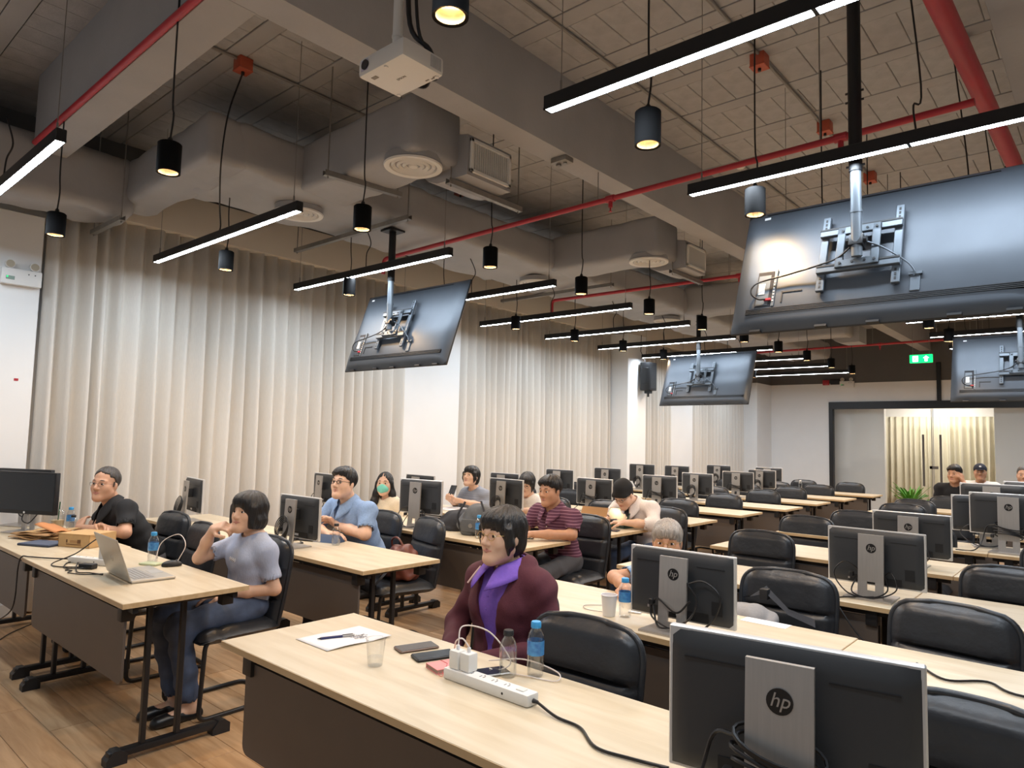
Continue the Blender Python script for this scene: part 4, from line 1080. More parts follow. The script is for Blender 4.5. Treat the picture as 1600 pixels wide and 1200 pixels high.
    for q in (-1, 1):
        he((q*.039, .047, -.026), (.028, .032, .03)); S.cone(hp(q*.052, .0, -.055), hp(q*.015, .066, -.098), .020*hs, .018*hs, .03)
        he((q*.075, -.010, -.010), (.009, .018, .030), .008); he((q*.013, .096, -.0335), (.0085, .009, .0075), .008)
        S.cone(hp(q*.012, .084, .026), hp(q*.046, .070, .024), .0075*hs, .007*hs, .018)
        S.ell(hp(q*.032, .094, .006), np.array((.016, .012, .009))*hs, Hm, k=.012, sub=True)
        S.cone(hp(q*.018, .0835, .0115), hp(q*.045, .0765, .0105), .0048*hs, .0045*hs, .006)
        S.cone(hp(q*.018, .0825, -.0055), hp(q*.045, .0765, -.0045), .0042*hs, .0042*hs, .006)
    he((0, .072, -.100), (.024, .020, .018)); he((0, .073, -.058), (.032, .016, .021), .014)
    S.cone(hp(0, .085, .014), hp(0, .108, -.026), .0075*hs, .0115*hs, .014)
    np_obj('body', S.mesh(res), skinm, t)
    # face details
    for q in (-1, 1):
        b = B()
        Mx = Matrix.Translation(Vector(hp(q*.0315, .0735, .0035))) @ Matrix([list(r) for r in Hm]).to_4x4()
        b.lathe([(.0, -.0105), (.006, -.009), (.0105, -.004), (.0122, 0), (.0105, .004), (.006, .009), (0, .0105)], 14, M=Mx @ Matrix.Diagonal((1.3*hs, 1.08*hs, .85*hs, 1)), capt=False, capb=False)
        eo = b.build('eye', M_eyew, t, smooth=80)
        B().lathe([(.0, -.003), (.006, -.003), (.006, .001), (0, .0018)], 12, M=Mx @ Matrix.Translation((0, .0118*hs, 0)) @ Matrix.Rotation(-PI/2, 4, 'X')).build('iris', M_iris, eo, smooth=60)
        B().tube([tuple(hp(q*x, y, z)) for x, y, z in ((.014, .0905, .0255), (.026, .0895, .0315), (.038, .084, .031), (.049, .074, .0255))], [.0016, .0028, .0026, .0012], 6).build('eyebrow', hairmat if hairmat != M_hgrey else M_hsalt, t, smooth=60)
    L = SDF(); mo = mouth
    for q in (-1, 1):
        L.cone(hp(q*.025, .0868, -.0590), hp(0, .0930, -.0565), .0026, .0042, .004); L.cone(hp(q*.022, .0866, -.0615-mo), hp(0, .0920, -.0640-mo), .0028, .0048, .004)
    np_obj('lips', L.mesh(.0022), M_lip, t)
    if mo > .004: 
        G = SDF(); G.ell(hp(0, .0865, -.0595-mo*.5), (.016, .0052, .0035+mo*.4), Hm, k=.003); np_obj('open_mouth', G.mesh(.0022), mat('mouth_dark', (70, 30, 28), .6) if mo > .008 else mat('teeth', (228, 222, 212), .4), t)
    # ---------------- hair
    Hh = SDF(); kk = .02
    def hh(c, r, sub=False, k=kk): Hh.ell(hp(*c), np.array(r)*hs, Hm, k=k, sub=sub)
    upn = Hm[:, 2]; fwn = Hm[:, 1]
    def hcut(ny, nz, c):     # remove where ny*y+nz*z > c (head coords)
        n = ny*fwn+nz*upn; l_ = np.linalg.norm(n); Hh.jagcut(n, (c*hs+n@HC)/l_, Hm[:, 0]+Hm[:, 1]*.5)
    if hair in ('short', 'receding', 'shaved', 'fringe'):
        f_ = {'shaved': .0035, 'receding': .0055}.get(hair, .009)
        hh((0, -.014, .042), (.077+f_, .097+f_, .084+f_*1.4))
        if hair == 'fringe':
            hh((0, .045, .085), (.062, .05, .036)); hh((.02, .06, .07), (.05, .04, .03)); hcut(.62, -1, -.006)
        elif hair == 'short': hh((0, .04, .095), (.055, .05, .028)); hcut(.80, -1, .002)
        elif hair == 'receding': hcut(.95, -1, -.024)
        else: hcut(.85, -1, -.012)
        for q in (-1, 1):
            if hair != 'shaved': Hh.cone(hp(q*.076, .012, .02), hp(q*.074, .014, -.012), .006*hs, .004*hs, .01)
    else:
        if hair == 'bob':
            hh((0, -.018, .032), (.101, .120, .107)); hh((0, -.026, -.045), (.109, .100, .086)); hh((0, .05, .07), (.07, .058, .05))
            for q in (-1, 1): Hh.cone(hp(q*.074, .045, .03), hp(q*.078, .038, -.085), .022*hs, .020*hs, .02)
            hh((-.006, .108, -.062), (.054, .082, .094), True); Hh.cut(-upn, .098*hs-upn@HC)
        elif hair == 'bob_short':
            hh((0, -.018, .034), (.090, .110, .099)); hh((0, -.045, -.03), (.084, .070, .082)); hh((0, .05, .066), (.07, .058, .05))
            for q in (-1, 1): Hh.chain([hp(q*.076, .045, .03), hp(q*.080, .03, -.03), hp(q*.074, .03, -.075)], [.020*hs, .018*hs, .006*hs], .02)
            hh((-.008, .112, -.060), (.056, .084, .092), True); hcut(-.2, -1, .098)
        elif hair == 'wispy':
            hh((0, -.018, .034), (.086, .106, .096)); hh((0, -.045, -.03), (.078, .066, .078)); hh((0, .058, .058), (.066, .046, .046))
            hh((0, .105, -.07), (.060, .084, .098), True); hcut(-.2, -1, .095)
        elif hair == 'long':
            hh((0, -.018, .032), (.084, .106, .096)); hh((0, -.05, -.05), (.082, .06, .10))
            for q in (-1, 1):
                Hh.chain([hp(q*.078, .01, .01), hp(q*.085, -.01, -.10), hp(q*.105, .0, -.19), hp(q*.11, .03, -.26)], [.02, .032, .034, .014], .03)
            hh((0, .095, -.035), (.064, .085, .105), True)
        hh((0, .0, 0), (.001, .001, .001))
    if hair: np_obj('hair', Hh.mesh(max(.0042, res*.8)), hairmat, t, strands=(HC, Hm, hs) if hair != 'shaved' else None)
    # ---------------- upper garment
    G = SDF(); torso(G, .004)
    for SH, e, w_ in ((SL, E_[0], W_[0]), (SR, E_[1], W_[1])):
        e, w_ = V(*e), V(*w_)
        if sleeve == 'short':
            q = SH+(e-SH)*.66; G.cone(SH, q, .060*aw, .058*aw, .035); G.cone(q+(e-SH)*.04, e, .051*aw, .049*aw, .006, sub=True)
            dd = nrmz(e-SH); 
        elif sleeve == 'long':
            G.cone(SH, e, .060*aw, .054*aw, .035); q = w_-(w_-e)*.06; G.cone(e, q, .054*aw, .040*aw, .03); G.cone(w_+(w_-e)*.05, w_+(w_-e)*.35, .036, .036, .004, sub=True)
        elif sleeve == 'mid':
            q = e+(w_-e)*.25; G.cone(SH, e, .060*aw, .056*aw, .035); G.cone(e, q, .056*aw, .052*aw, .03); G.cone(q+(w_-e)*.05, w_, .043, .04, .006, sub=True)
    if not jacket: G.cone(N+u*.12+fy*.02, N-u*.005+fy*.012, neck_open*1.15, neck_open, .006, sub=True)
    G.cut(-u, -(u@(P-u*.075)))
    base_top = top
    if jacket:
        J = SDF(); torso(J, .016)
        for SH, e, w_ in ((SL, E_[0], W_[0]), (SR, E_[1], W_[1])):
            e, w_ = V(*e), V(*w_); J.cone(SH, e, .062*aw, .060*aw, .04); J.cone(e, w_-(w_-e)*.04, .060*aw, .046*aw, .03); J.cone(w_+(w_-e)*.06, w_+(w_-e)*.4, .037, .037, .004, sub=True)
        # hood roll around the neck
        rr = [N+lx*.088*math.cos(a)+fy*(-.005+.075*math.sin(a))*-1+u*(.012 if math.sin(a) > 0 else -.03) for a in np.linspace(-.2, PI+.2, 9)]
        J.chain(rr, [.022, .026, .030, .034, .036, .034, .030, .026, .022], .03)
        # open front: narrow V
        c0 = N+fy*.10+u*.03; c1 = P+u*TLn*.22+fy*.15
        for q in np.linspace(0, 1, 22): J.ell(c0*(1-q)+c1*q, (.080*(1-q)+.010, .085, .05), Tm, k=.008, sub=True)
        J.cone(N+u*.12, N-u*.01, .07, .066, .006, sub=True); J.cut(-u, -(u@(P-u*.09)))
        np_obj('jacket', J.mesh(res_c), jacket, t, wr*1.25, seed+.7)
        sh2 = SDF(); torso(sh2, .002); sh2.cone(N+u*.12+fy*.02, N-u*.005+fy*.012, neck_open*1.15, neck_open, .006, sub=True); sh2.cut(-u, -(u@(P-u*.075)))
        np_obj('shirt', sh2.mesh(res_c), top, t, wr*.6, seed)
    else:
        np_obj('shirt', G.mesh(res_c), top, t, wr, seed)
    if collar:
        b = B(); n_ = 28
        ex = .016 if jacket else .006
        def cf(uu, vv):
            a = R(-90+14)+uu*R(332); fr = max(0, (abs(uu-.5)-.28)/.22)      # fr 1 at the front points
            r = .064+(.030+.030*fr)*vv+ex*vv
            dz = .050-.030*fr-(.052+.030*fr)*vv+.012*math.sin(vv*PI)
            fx = -math.sin(a); p = N+lx*r*1.05*math.cos(a)+fy*(r*fx*(1.0+.25*fr*vv)+.012+.018*fr)+u*dz
            return tuple(p)
        b.grid(cf, n_, 6); o = b.build('collar', collar, t, smooth=80); sm = o.modifiers.new('thick', 'SOLIDIFY'); sm.thickness = .004
        pk = B()
        for q in range(3):
            p = N-u*(.05+.05*q)+fy*(.112+.012*q+(.012 if jacket else .004))*bw; pk.cyl(p, p+fy*.004, .005, 8)
        pk.build('buttons', M_chromew if not jacket else top, t)
    # ---------------- trousers and shoes
    Tq = SDF(); bm_ = bottom or cloth('charcoal_trousers', (52, 52, 58))
    Tq.ell(P+V(0, 0, -.01), (.168*bw, .128*bw, .115), k=.04)
    for a, b_, hx in ((kn[0], an[0], .085), (kn[1], an[1], -.085)):
        a, b_ = V(*a), V(*b_); Tq.cone(P+V(hx, -.02, -.015), a, .086, .068, .03); Tq.cone(a, b_+(a-b_)*.05, .066, .056, .03); Tq.cone(b_, b_-(a-b_)*.3, .046, .046, .004, sub=True)
    np_obj('trousers', Tq.mesh(.009), bm_, t, .003, seed+2)
    for b_ in an:
        b_ = V(*b_); f = SDF()
        z0 = b_[2]-.1
        if shoes == 'mule':
            f.cone(b_+V(0, .05, -.082), b_+V(0, -.16, -.086), .032, .030, .02).cone(b_+V(0, -.06, -.07), b_+V(0, -.15, -.078), .038, .032, .02); f.cone(b_+V(0, .0, .0), b_+V(0, -.075, -.045), .037, .028, .008, sub=True)
            f.cut((0, 0, -1), -(z0+.002)); sm_ = mat('black_shoe_leather', (22, 22, 24), .35)
        else:
            f.cone(b_+V(0, .035, -.06), b_+V(0, -.145, -.068), .040, .034, .03).cone(b_, b_+V(0, .03, -.05), .042, .040, .03); f.cone(b_+V(0, 0, .015), b_+V(0, 0, .1), .039, .039, .004, sub=True); f.cut((0, 0, -1), -(z0+.002)); sm_ = M_shoe
        np_obj('shoe', f.mesh(.007), sm_, t)
    # ---------------- accessories
    if glasses:
        gc, round_, thick = glasses; b = B()
        for q in (-1, 1):
            pts = [tuple(hp(q*.033+.021*math.cos(a)*(1 if round_ else (1.08 if abs(math.cos(a)) < .8 else 1.0)), .099-.10*(abs(q*.033+.021*math.cos(a))-.03)*.35-.0, .002+(.0165 if round_ else .0135)*math.sin(a))) for a in np.linspace(0, 2*PI, 20, endpoint=False)]
            b.tube(pts, thick, 6, closed=True)
            b.tube([tuple(hp(q*.0545, .0945, .006)), tuple(hp(q*.072, .075, .008)), tuple(hp(q*.079, .01, .008)), tuple(hp(q*.078, -.012, -.002))], thick*.9, 6)
        b.tube([tuple(hp(-.012, .1, .004)), tuple(hp(0, .104, .008)), tuple(hp(.012, .1, .004))], thick, 6)
        go = b.build('glasses', gc, t, smooth=60)
    if mask:
        Q = SDF(); Q.ell(hp(0, .052, -.052), np.array((.063, .062, .052))*hs, Hm, k=.02); Q.cone(hp(0, .10, -.02), hp(0, .098, -.075), .018*hs, .016*hs, .03)
        Q.cut(-fwn, -(.042*hs+fwn@HC)); np_obj('face_mask', Q.mesh(.005), mask, t, .0012)
        bb = B()
        for q in (-1, 1): bb.tube([tuple(hp(q*.058, .06, -.03)), tuple(hp(q*.074, .02, -.015)), tuple(hp(q*.080, -.02, -.005))], .0013, 5).tube([tuple(hp(q*.056, .06, -.07)), tuple(hp(q*.07, .02, -.05)), tuple(hp(q*.079, -.018, -.03))], .0013, 5)
        bb.build('mask_loops', M_paper, t)
    if hat == 'beanie':
        Q = SDF(); Q.ell(hp(0, -.014, .05), np.array((.088, .108, .108))*hs, Hm, k=.02); Q.cone(hp(-.05, .06, .03), hp(.05, .06, .03), .03*hs, None, .03)
        n = .28*fwn-upn; Q.cut(n, (-.004*hs+n@HC)/np.linalg.norm(n)); np_obj('beanie', Q.mesh(.0055), M_beanie, t, .0012)
    if hat == 'cap':
        Q = SDF(); Q.ell(hp(0, -.012, .048), np.array((.086, .106, .09))*hs, Hm, k=.02); n = .30*fwn-upn; Q.cut(n, (-.022*hs+n@HC)/np.linalg.norm(n)); np_obj('cap', Q.mesh(.0055), M_capm, t)
        Q = SDF(); Q.ell(hp(0, .115, .040), np.array((.066, .055, .007))*hs, Hm, k=.01); np_obj('cap_brim', Q.mesh(.004), M_capm, t)
        Q = SDF(); Q.ell(hp(0, .085, .085), np.array((.016, .01, .014))*hs, Hm, k=.01); np_obj('cap_badge', Q.mesh(.004), M_paper, t)
    if extra: extra(t, hp, N, u, lx, fy, P, TLn)
    return t
M_shoe = mat('dark_shoe', (34, 34, 38), .5)
M_beanie = cloth('black_knit', (26, 27, 30)); M_capm = cloth('navy_cap_cloth', (34, 38, 52))
SK1 = skin('tan_skin', (204, 158, 130)); SK2 = skin('light_skin', (220, 180, 154)); SK3 = skin('warm_skin', (194, 146, 116)); SK4 = skin('fair_skin', (226, 186, 160))
denim = mat('blue_denim', (70, 84, 110), .8, noise_s=14, noise_a=.22, bump=.15, bump_s=260)
M_gold = mat('gold_wire', (196, 164, 104), .3, .8); M_bframe = mat('black_frame', (24, 24, 26), .3); M_rimless = mat('thin_grey_wire', (96, 90, 88), .3, .7)
# ---- man in black polo, leaning on folded arms
person('man in a black polo shirt and thin glasses leaning on folded arms', (-5.58, 2.19), 0, (-.06, -.30, 1.12), (36, 4, 2), ((.26, -.26, .80), (-.34, -.26, .80)), ((-.17, -.42, .80), (.02, -.34, .825)), SK1, 'receding', M_hsalt,
       cloth('black_polo_cloth', (30, 32, 36)), 'short', cloth('grey_trousers', (74, 74, 78)), hands=[dict(d=(-.7, .35, .5), n=(-.4, .8, -.4), curl=(.25, .3, .25), spread=.12), dict(d=(.95, .15, .05), n=(0, -.5, -.85), curl=(.35, .4, .3))], bw=1.08, hs=1.0, collar=cloth('black_polo_cloth', (30, 32, 36)), glasses=(M_rimless, False, .0011), hip=(0, .02, .57), mouth=.003, seed=1, wr=.0022)
# ---- woman in pale blue top
def p2_extra(t, hp, N, u, lx, fy, P, TLn):
    b = B()
    for q in range(4):
        p = N-u*.135+fy*.128+lx*(-.03+.018*q)
        b.tube([tuple(p), tuple(p+lx*.008+u*.012), tuple(p+lx*.012-u*.002), tuple(p+lx*.004-u*.008)], .0022, 5)
    b.build('white_embroidery', M_paper, t)
person('woman with a black bob in a pale blue top and jeans, hand at her mouth', (-3.88, 2.10), 0, (.035, -.04, 1.065), (18, 5, 0), ((.215, .05, .64), (-.17, -.22, .795)), ((.06, -.17, .62), (-.065, -.195, .975)), SK2, 'bob', M_hblack,
       mat('pale_blue_knit', (174, 186, 212), .85, noise_s=120, noise_a=.05, stretch=(1, 1, .2), bump=.2, bump_s=200), 'short', denim, hands=[dict(d=(-.5, -.8, -.1), n=(0, 0, -1), curl=(.3, .3, .2)), dict(d=(.85, .32, .25), n=(.2, .65, -.6), curl=(.75, .9, .5), thumb=.2)],
       bw=.92, hs=.93, res=.0048, res_c=.0065, female=True, knees=((.10, -.43, .50), (-.07, -.45, .51)), ankles=((.105, -.36, .105), (-.04, -.37, .105)), shoes='mule', hip=(0, 0, .545), neck_open=.066, extra=p2_extra, seed=4)
# ---- man in blue shirt
M_blues = cloth('blue_chambray', (136, 164, 204), .1)
person('man in a blue short-sleeved shirt and black glasses with folded arms', (-4.50, 3.40), 0, (0, -.22, 1.155), (16, 9, 0), ((.29, -.22, .80), (-.29, -.28, .80)), ((.0, -.26, .835), (.06, -.40, .80)), SK4, 'fringe', M_hblack,
       M_blues, 'short', None, hands=[dict(d=(-.85, -.1, .35), n=(-.3, -.8, -.3), curl=(.3, .4, .3)), dict(d=(.85, .5, .0), n=(0, 0, -1), curl=(.25, .3, .2))], bw=1.24, hs=.99, collar=M_blues, glasses=(M_bframe, False, .0023), hip=(0, .02, .57), seed=7, mouth=.005, wr=.0018)
# ---- woman with mask
person('woman in a cream top wearing a mint green face mask', (-5.50, 4.47), 0, (0, -.10, 1.05), (36, 4, 0), ((.22, -.02, .72), (-.22, -.02, .72)), ((.08, -.2, .64), (-.08, -.2, .64)), SK2, 'long', M_hblack, cloth('cream_knit', (222, 208, 184)), 'mid', None, bw=.92, hs=.93, female=True,
       mask=mat('mint_mask', (120, 206, 190), .8, noise_s=60, noise_a=.04), hip=(0, .0, .54), res=.0065, neck_open=.07, seed=9)
# ---- woman in grey jumper looking up, phone in hand
M_gj = mat('grey_stripe_knit', (136, 142, 154), .85, noise_s=2, noise_a=.16, stretch=(1, 1, 40), bump=.15, bump_s=200)
person('woman in a grey striped jumper looking up with a phone in her hands', (-5.40, 5.66), 0, (0, -.17, 1.10), (8, 12, 0), ((.22, -.12, .78), (-.22, -.16, .78)), ((.05, -.36, .845), (-.10, -.38, .84)), SK2, 'bob_short', M_hblack, M_gj, 'mid', None,
       hands=[dict(d=(-.5, -.8, .15), n=(-.6, .2, .7), curl=(.5, .5, .4)), dict(d=(.4, -.8, .2), n=(.2, .2, .9), curl=(.45, .5, .4))], bw=.98, hs=.93, female=True, glasses=(M_gold, True, .0011), res=.0065, hip=(0, 0, .55), mouth=.005, seed=11)
# ---- woman in white, cheek on hand
person('woman in a white shirt resting her cheek on her hand', (-4.66, 5.74), 0, (-.03, -.14, 1.06), (22, -16, 8), ((.22, -.16, .79), (-.20, -.28, .79)), ((.0, -.34, .80), (-.115, -.19, .985)), SK2, 'bob_short', M_hblack, cloth('white_shirt_cloth', (226, 222, 216)), 'short', None,
       hands=[dict(d=(-.8, -.5, 0)), dict(d=(.15, .1, .9), n=(.7, .5, .1), curl=(.35, .4, .3))], bw=.92, hs=.94, female=True, glasses=(M_bframe, True, .0014), res=.0065, hip=(0, 0, .55), seed=13)
# ---- man in striped polo
M_strp = mat('plum_polo', (92, 52, 74), .85, noise_s=90, noise_a=.06)
nt = M_strp.node_tree; pb = nt.nodes['Principled BSDF']; lk = pb.inputs['Base Color'].links[0]; src = lk.from_socket
tcn = nt.nodes.new('ShaderNodeTexCoord'); wv = nt.nodes.new('ShaderNodeTexWave'); wv.bands_direction = 'Z'; wv.inputs['Scale'].default_value = 13; wv.inputs['Distortion'].default_value = .6
cr = nt.nodes.new('ShaderNodeValToRGB'); cr.color_ramp.elements[0].position = .90; cr.color_ramp.elements[1].position = .97
mxx = nt.nodes.new('ShaderNodeMix'); mxx.data_type = 'RGBA'; mxx.inputs[7].default_value = rgb((168, 126, 146))
nt.links.new(tcn.outputs['Object'], wv.inputs['Vector']); nt.links.new(wv.outputs['Fac'], cr.inputs[0]); nt.links.new(cr.outputs[0], mxx.inputs[0]); nt.links.new(src, mxx.inputs[6]); nt.links.new(mxx.outputs[2], pb.inputs['Base Color'])
person('man in a plum striped polo shirt with forearms on the desk', (-3.44, 4.60), 0, (.02, -.22, 1.125), (-4, -6, 0), ((.24, -.22, .80), (-.24, -.22, .80)), ((.0, -.44, .80), (-.13, -.46, .80)), SK3, 'fringe', M_hblack, M_strp, 'short', cloth('grey_trousers', (74, 74, 78)),
       hands=[dict(d=(-.5, -.8, 0), curl=(.5, .5, .4)), dict(d=(.3, -.9, 0), curl=(.5, .5, .4))], bw=1.02, hs=.96, collar=M_strp, hip=(0, .0, .56), seed=15, knees=((.11, -.44, .50), (-.11, -.44, .50)))
# ---- man with beanie bent over a tablet
M_wsh = cloth('white_polo_cloth', (232, 224, 220))
person('man in a white shirt and black beanie bent over a green tablet', (-3.36, 5.78), 0, (-.04, -.34, 1.045), (-4, -34, 0, (.015, .13, -.075)), ((.24, -.28, .80), (-.26, -.28, .80)), ((.02, -.44, .81), (-.16, -.46, .81)), SK4, None, M_hblack, M_wsh, 'mid', denim,
       hands=[dict(d=(-.8, -.5, 0), curl=(.4, .4, .3)), dict(d=(-.2, -.9, .2), curl=(.4, .4, .3))], bw=1.05, hs=.97, collar=M_wsh, glasses=(M_bframe, False, .0016), hat='beanie', hip=(0, .03, .56), seed=17, knees=((.16, -.42, .50), (-.10, -.42, .50)), ankles=((.16, -.40, .10), (-.1, -.40, .10)))
# ---- woman in maroon jacket
def p9_extra(t, hp, N, u, lx, fy, P, TLn):
    b = B().tube(bez([tuple(N-lx*.115+fy*.06-u*.005), tuple(N-lx*.12+fy*.095-u*.035), tuple(N-lx*.135+fy*.118-u*.07)], 5), .0042, 6)
    b.build('drawstring', mat('pink_cord', (226, 196, 190), .8), t)
    p = P+u*TLn*.20+fy*.155; B().cyl(p+u*.012, p-u*.012, .004, 6).build('zip_pull', M_silver, t)
person('woman in a maroon hooded jacket over a purple polo shirt, wearing glasses', (-1.97, 2.26), 0, (.0, -.06, 1.128), (-4, 1, 0), ((.265, -.01, .70), (-.275, -.04, .70)), ((.07, -.24, .66), (-.09, -.26, .66)), SK2, 'bob_short', M_hblack, cloth('purple_polo_cloth', (122, 88, 188)), 'short', cloth('black_trousers', (36, 36, 40)),
       hands=[dict(d=(-.7, -.6, -.1), curl=(.4, .5, .3)), dict(d=(.7, -.6, -.1), curl=(.4, .5, .3))], bw=1.0, hs=.955, res=.0042, res_c=.0058, female=True, collar=cloth('purple_polo_cloth', (122, 88, 188)), glasses=(M_gold, True, .0012), jacket=cloth('maroon_jacket_cloth', (84, 36, 48)), hip=(0, .0, .55), extra=p9_extra, seed=20, wr=.0019)
# ---- grey-haired person behind the monitor
M_bpat = mat('blue_pattern_cloth', (66, 120, 182), .8, noise_s=22, noise_a=.3, col2=(170, 196, 214))
person('grey-haired person in a blue patterned shirt mostly hidden behind a monitor', (-1.86, 3.60), 0, (.01, -.20, 1.0), (24, -2, 0), ((.22, -.24, .80), (-.22, -.36, .80)), ((.05, -.44, .80), (-.05, -.52, .80)), SK3, 'wispy', M_hgrey, M_bpat, 'short', None, bw=.95, hs=.95, female=True, glasses=(M_gold, True, .0012), hip=(0, 0, .52), seed=23, res=.0055)
# ---- three men at the back right
person('man in a black shirt with a hand at his ear by the glass doors', (-1.70, 11.28), 0, (.0, -.16, 1.19), (-14, -2, 0), ((.24, -.26, .86), (-.22, -.1, .80)), ((.10, -.20, 1.10), (-.05, -.3, .80)), SK3, 'fringe', M_hblack, cloth('black_tee_cloth', (26, 28, 33)), 'short', None,
       hands=[dict(d=(-.15, .25, .9), n=(-.8, .3, .1), curl=(.4, .5, .4)), dict(d=(.7, -.6, 0))], bw=1.08, hs=1.0, hip=(0, .02, .58), res=.008, res_c=.009, seed=25)
person('man in a dark cap and white vest talking at the back right', (-1.53, 12.15), 0, (.0, -.06, 1.20), (8, 2, 0), ((.23, -.02, .76), (-.23, -.02, .76)), ((.09, -.24, .68), (-.09, -.24, .68)), SK3, 'shaved', M_hblack, cloth('white_vest_cloth', (222, 220, 216)), 'short', None, bw=.98, hs=.97, hat='cap', hip=(0, 0, .57), res=.008, res_c=.009, mouth=.010, seed=27)
person('smiling man with shaved hair cut off by the right edge', (-.97, 11.6), 0, (.0, -.06, 1.20), (4, 2, 0), ((.24, -.02, .78), (-.24, -.02, .78)), ((.09, -.24, .68), (-.09, -.24, .68)), SK1, 'shaved', M_hsalt, cloth('navy_shirt_cloth', (44, 50, 66)), 'short', None, bw=1.05, hs=1.0, hip=(0, 0, .57), res=.008, res_c=.009, mouth=.005, seed=29)
# ================================================================== THINGS ON THE DESKS
Z = TH+.0005
def bottle(x, y, z, h, r, capm, label, lab=True, water=.6, group='water bottles', squat=False, sc=1.0):
    t = tag(empty('water_bottle', (x, y, z)), label, 'bottle', group)
    nk = .0125*sc
    if squat: prof = [(r*.86, 0), (r, .008), (r, h*.60), (r*.96, h*.68), (r*.75, h*.78), (nk*1.2, h*.85), (nk*1.15, h*.92)]
    else: prof = [(r*.80, 0), (r*.96, .006), (r*.93, h*.12), (r, h*.2), (r*.94, h*.32), (r, h*.4), (r, h*.66), (r*.94, h*.74), (r*.72, h*.82), (nk*1.2, h*.875), (nk*1.1, h*.92)]
    B().lathe(prof, 22, capt=False).build('shell', M_glass, t, smooth=70)
    wp = []
    for rr, zz in prof:
        if zz <= h*water: wp.append((rr*.93, zz+.003))
    if wp: B().lathe(wp+[(wp[-1][0], h*water)], 18).build('water', M_water, t, smooth=70)
    B().lathe([(nk*1.35, h*.885), (nk*1.38, h*.9), (nk*1.35, h*.985), (nk*1.2, h)], 18).build('cap', capm, t, smooth=40)
    if lab: B().lathe([(r*1.012, h*.40), (r*1.012, h*.66)], 22, capt=False, capb=False).build('label', M_bluelabel, t, smooth=70)
    return t
bottle(-1.55, 1.775, Z, .150, .029, M_blackp, 'squat clear bottle with a black cap beside the power strip', lab=False, water=.58, squat=True)
bottle(-1.487, 1.842, Z, .178, .0285, M_bluecap, 'water bottle with blue cap and label next to the empty chair', water=.45)
bottle(-1.69, 2.725, Z, .172, .0285, M_bluecap, 'water bottle with blue cap beside the white paper cup', water=.5)
bottle(-4.335, 1.735, Z, .176, .029, M_bluecap, 'water bottle with blue cap behind the open laptop', water=.5)
bottle(-6.05, 1.80, Z, .175, .0285, M_bluecap, 'water bottle with blue cap next to the iced drink', water=.5)
bottle(-5.90, 1.775, Z, .13, .029, M_blackp, 'squat bottle with black cap by the folded arms of the man in black', lab=False, squat=True)
bottle(-4.19, 2.915, Z, .150, .029, M_blackp, 'squat clear bottle with a black cap in front of the man in blue', lab=False, squat=True, water=.5)
bottle(-3.765, 3.93, Z, .18, .0285, M_bluecap, 'water bottle with blue cap beside the grey backpack', water=.5)
bottle(-4.35, 6.42+.2, Z, .16, .028, M_bluecap, 'small bottle on the fifth row desk near the beanie', water=.5)
bottle(-4.2, 12.45, Z, .17, .03, M_paper, 'small white-capped bottle on the last row desk', lab=False)
bottle(-1.22, 12.2, .0+Z, .2, .04, M_paper, 'white bottle behind the man with the cap', lab=False) if False else None
# paper, pen, cup
t = tag(empty('paper_sheet', (-2.285, 1.64, Z)), 'white sheet of paper with a pen on it on the front right desk', 'paper')
def pfn(u, v): return (-.105+.21*u+.02*v, -.14+.28*v, .0015+.003*abs(math.sin(v*PI*1.5))*(.5+u)+.004*max(0, u+v-1.7))
o = B().grid(pfn, 8, 12).build('sheet', M_paper, t, smooth=80); o.modifiers.new('t', 'SOLIDIFY').thickness = .0006
b = B()
for k in range(9):
    b.tube(bez([(.03+.012*math.sin(k*1.7), .03+.02*math.cos(k*2.3), .0065), (.05+.02*math.sin(k), .06+.02*math.cos(k*1.3), .0068), (.06+.01*math.cos(k), .03+.02*math.sin(k*2.1), .0065)], 4), .0006, 4)
o = b.build('pencil_sketch', mat('graphite', (120, 120, 126), .7), t); o['kind'] = 'stuff'
t = tag(empty('pen', (-2.285, 1.615, Z+.009), R(68)), 'blue-black ballpoint pen lying on the white sheet', 'pen')
B().cyl((-.062, 0, 0), (.02, 0, 0), .005, 10).build('barrel', mat('navy_plastic', (38, 44, 92), .35), t, smooth=50)
B().cyl((.02, 0, 0), (.066, 0, 0), .0046, 10).build('clear_barrel', M_silver, t, smooth=50)
B().cyl((-.062, 0, 0), (-.076, 0, 0), .0042, 10, r2=.001).build('tip', M_blackp, t, smooth=50); B().box(.02, .06, -.0015, .0015, .0045, .0065).build('clip', M_blackp, t)
t = tag(empty('plastic_cup', (-1.94, 1.53, Z)), 'clear plastic cup with a little water on the front right desk', 'cup')
B().lathe([(.024, 0), (.0255, .004), (.033, .088), (.0345, .09)], 24, capt=False).build('wall', M_glass, t, smooth=60); B().lathe([(.0225, .002), (.0258, .03)], 20).build('water', M_water, t, smooth=60)
B().tube([(.0345*math.cos(a), .0345*math.sin(a), .09) for a in np.linspace(0, 2*PI, 24, endpoint=False)], .0012, 5, closed=True).build('rim', M_glass, t)
def phone(x, y, rz, label, m, w=.074, l=.155, h=.009, z=Z, scr=None):
    t = tag(empty('phone', (x, y, z), R(rz)), label, 'phone', 'phones on the desks')
    B().box(-l/2, l/2, -w/2, w/2, 0, h, c=.004).build('case', m, t)
    B().box(-l/2+.004, l/2-.004, -w/2+.003, w/2-.003, h-.001, h+.0006, c=.0003).build('screen', scr or M_screen, t)
    return t
phone(-1.985, 1.755, 72, 'brown-cased phone lying left of the black one', mat('brown_case', (104, 78, 62), .4), scr=mat('grey_glass', (92, 84, 78), .15))
phone(-1.865, 1.735, 70, 'black phone next to the pink notebook', M_blackp, h=.011)
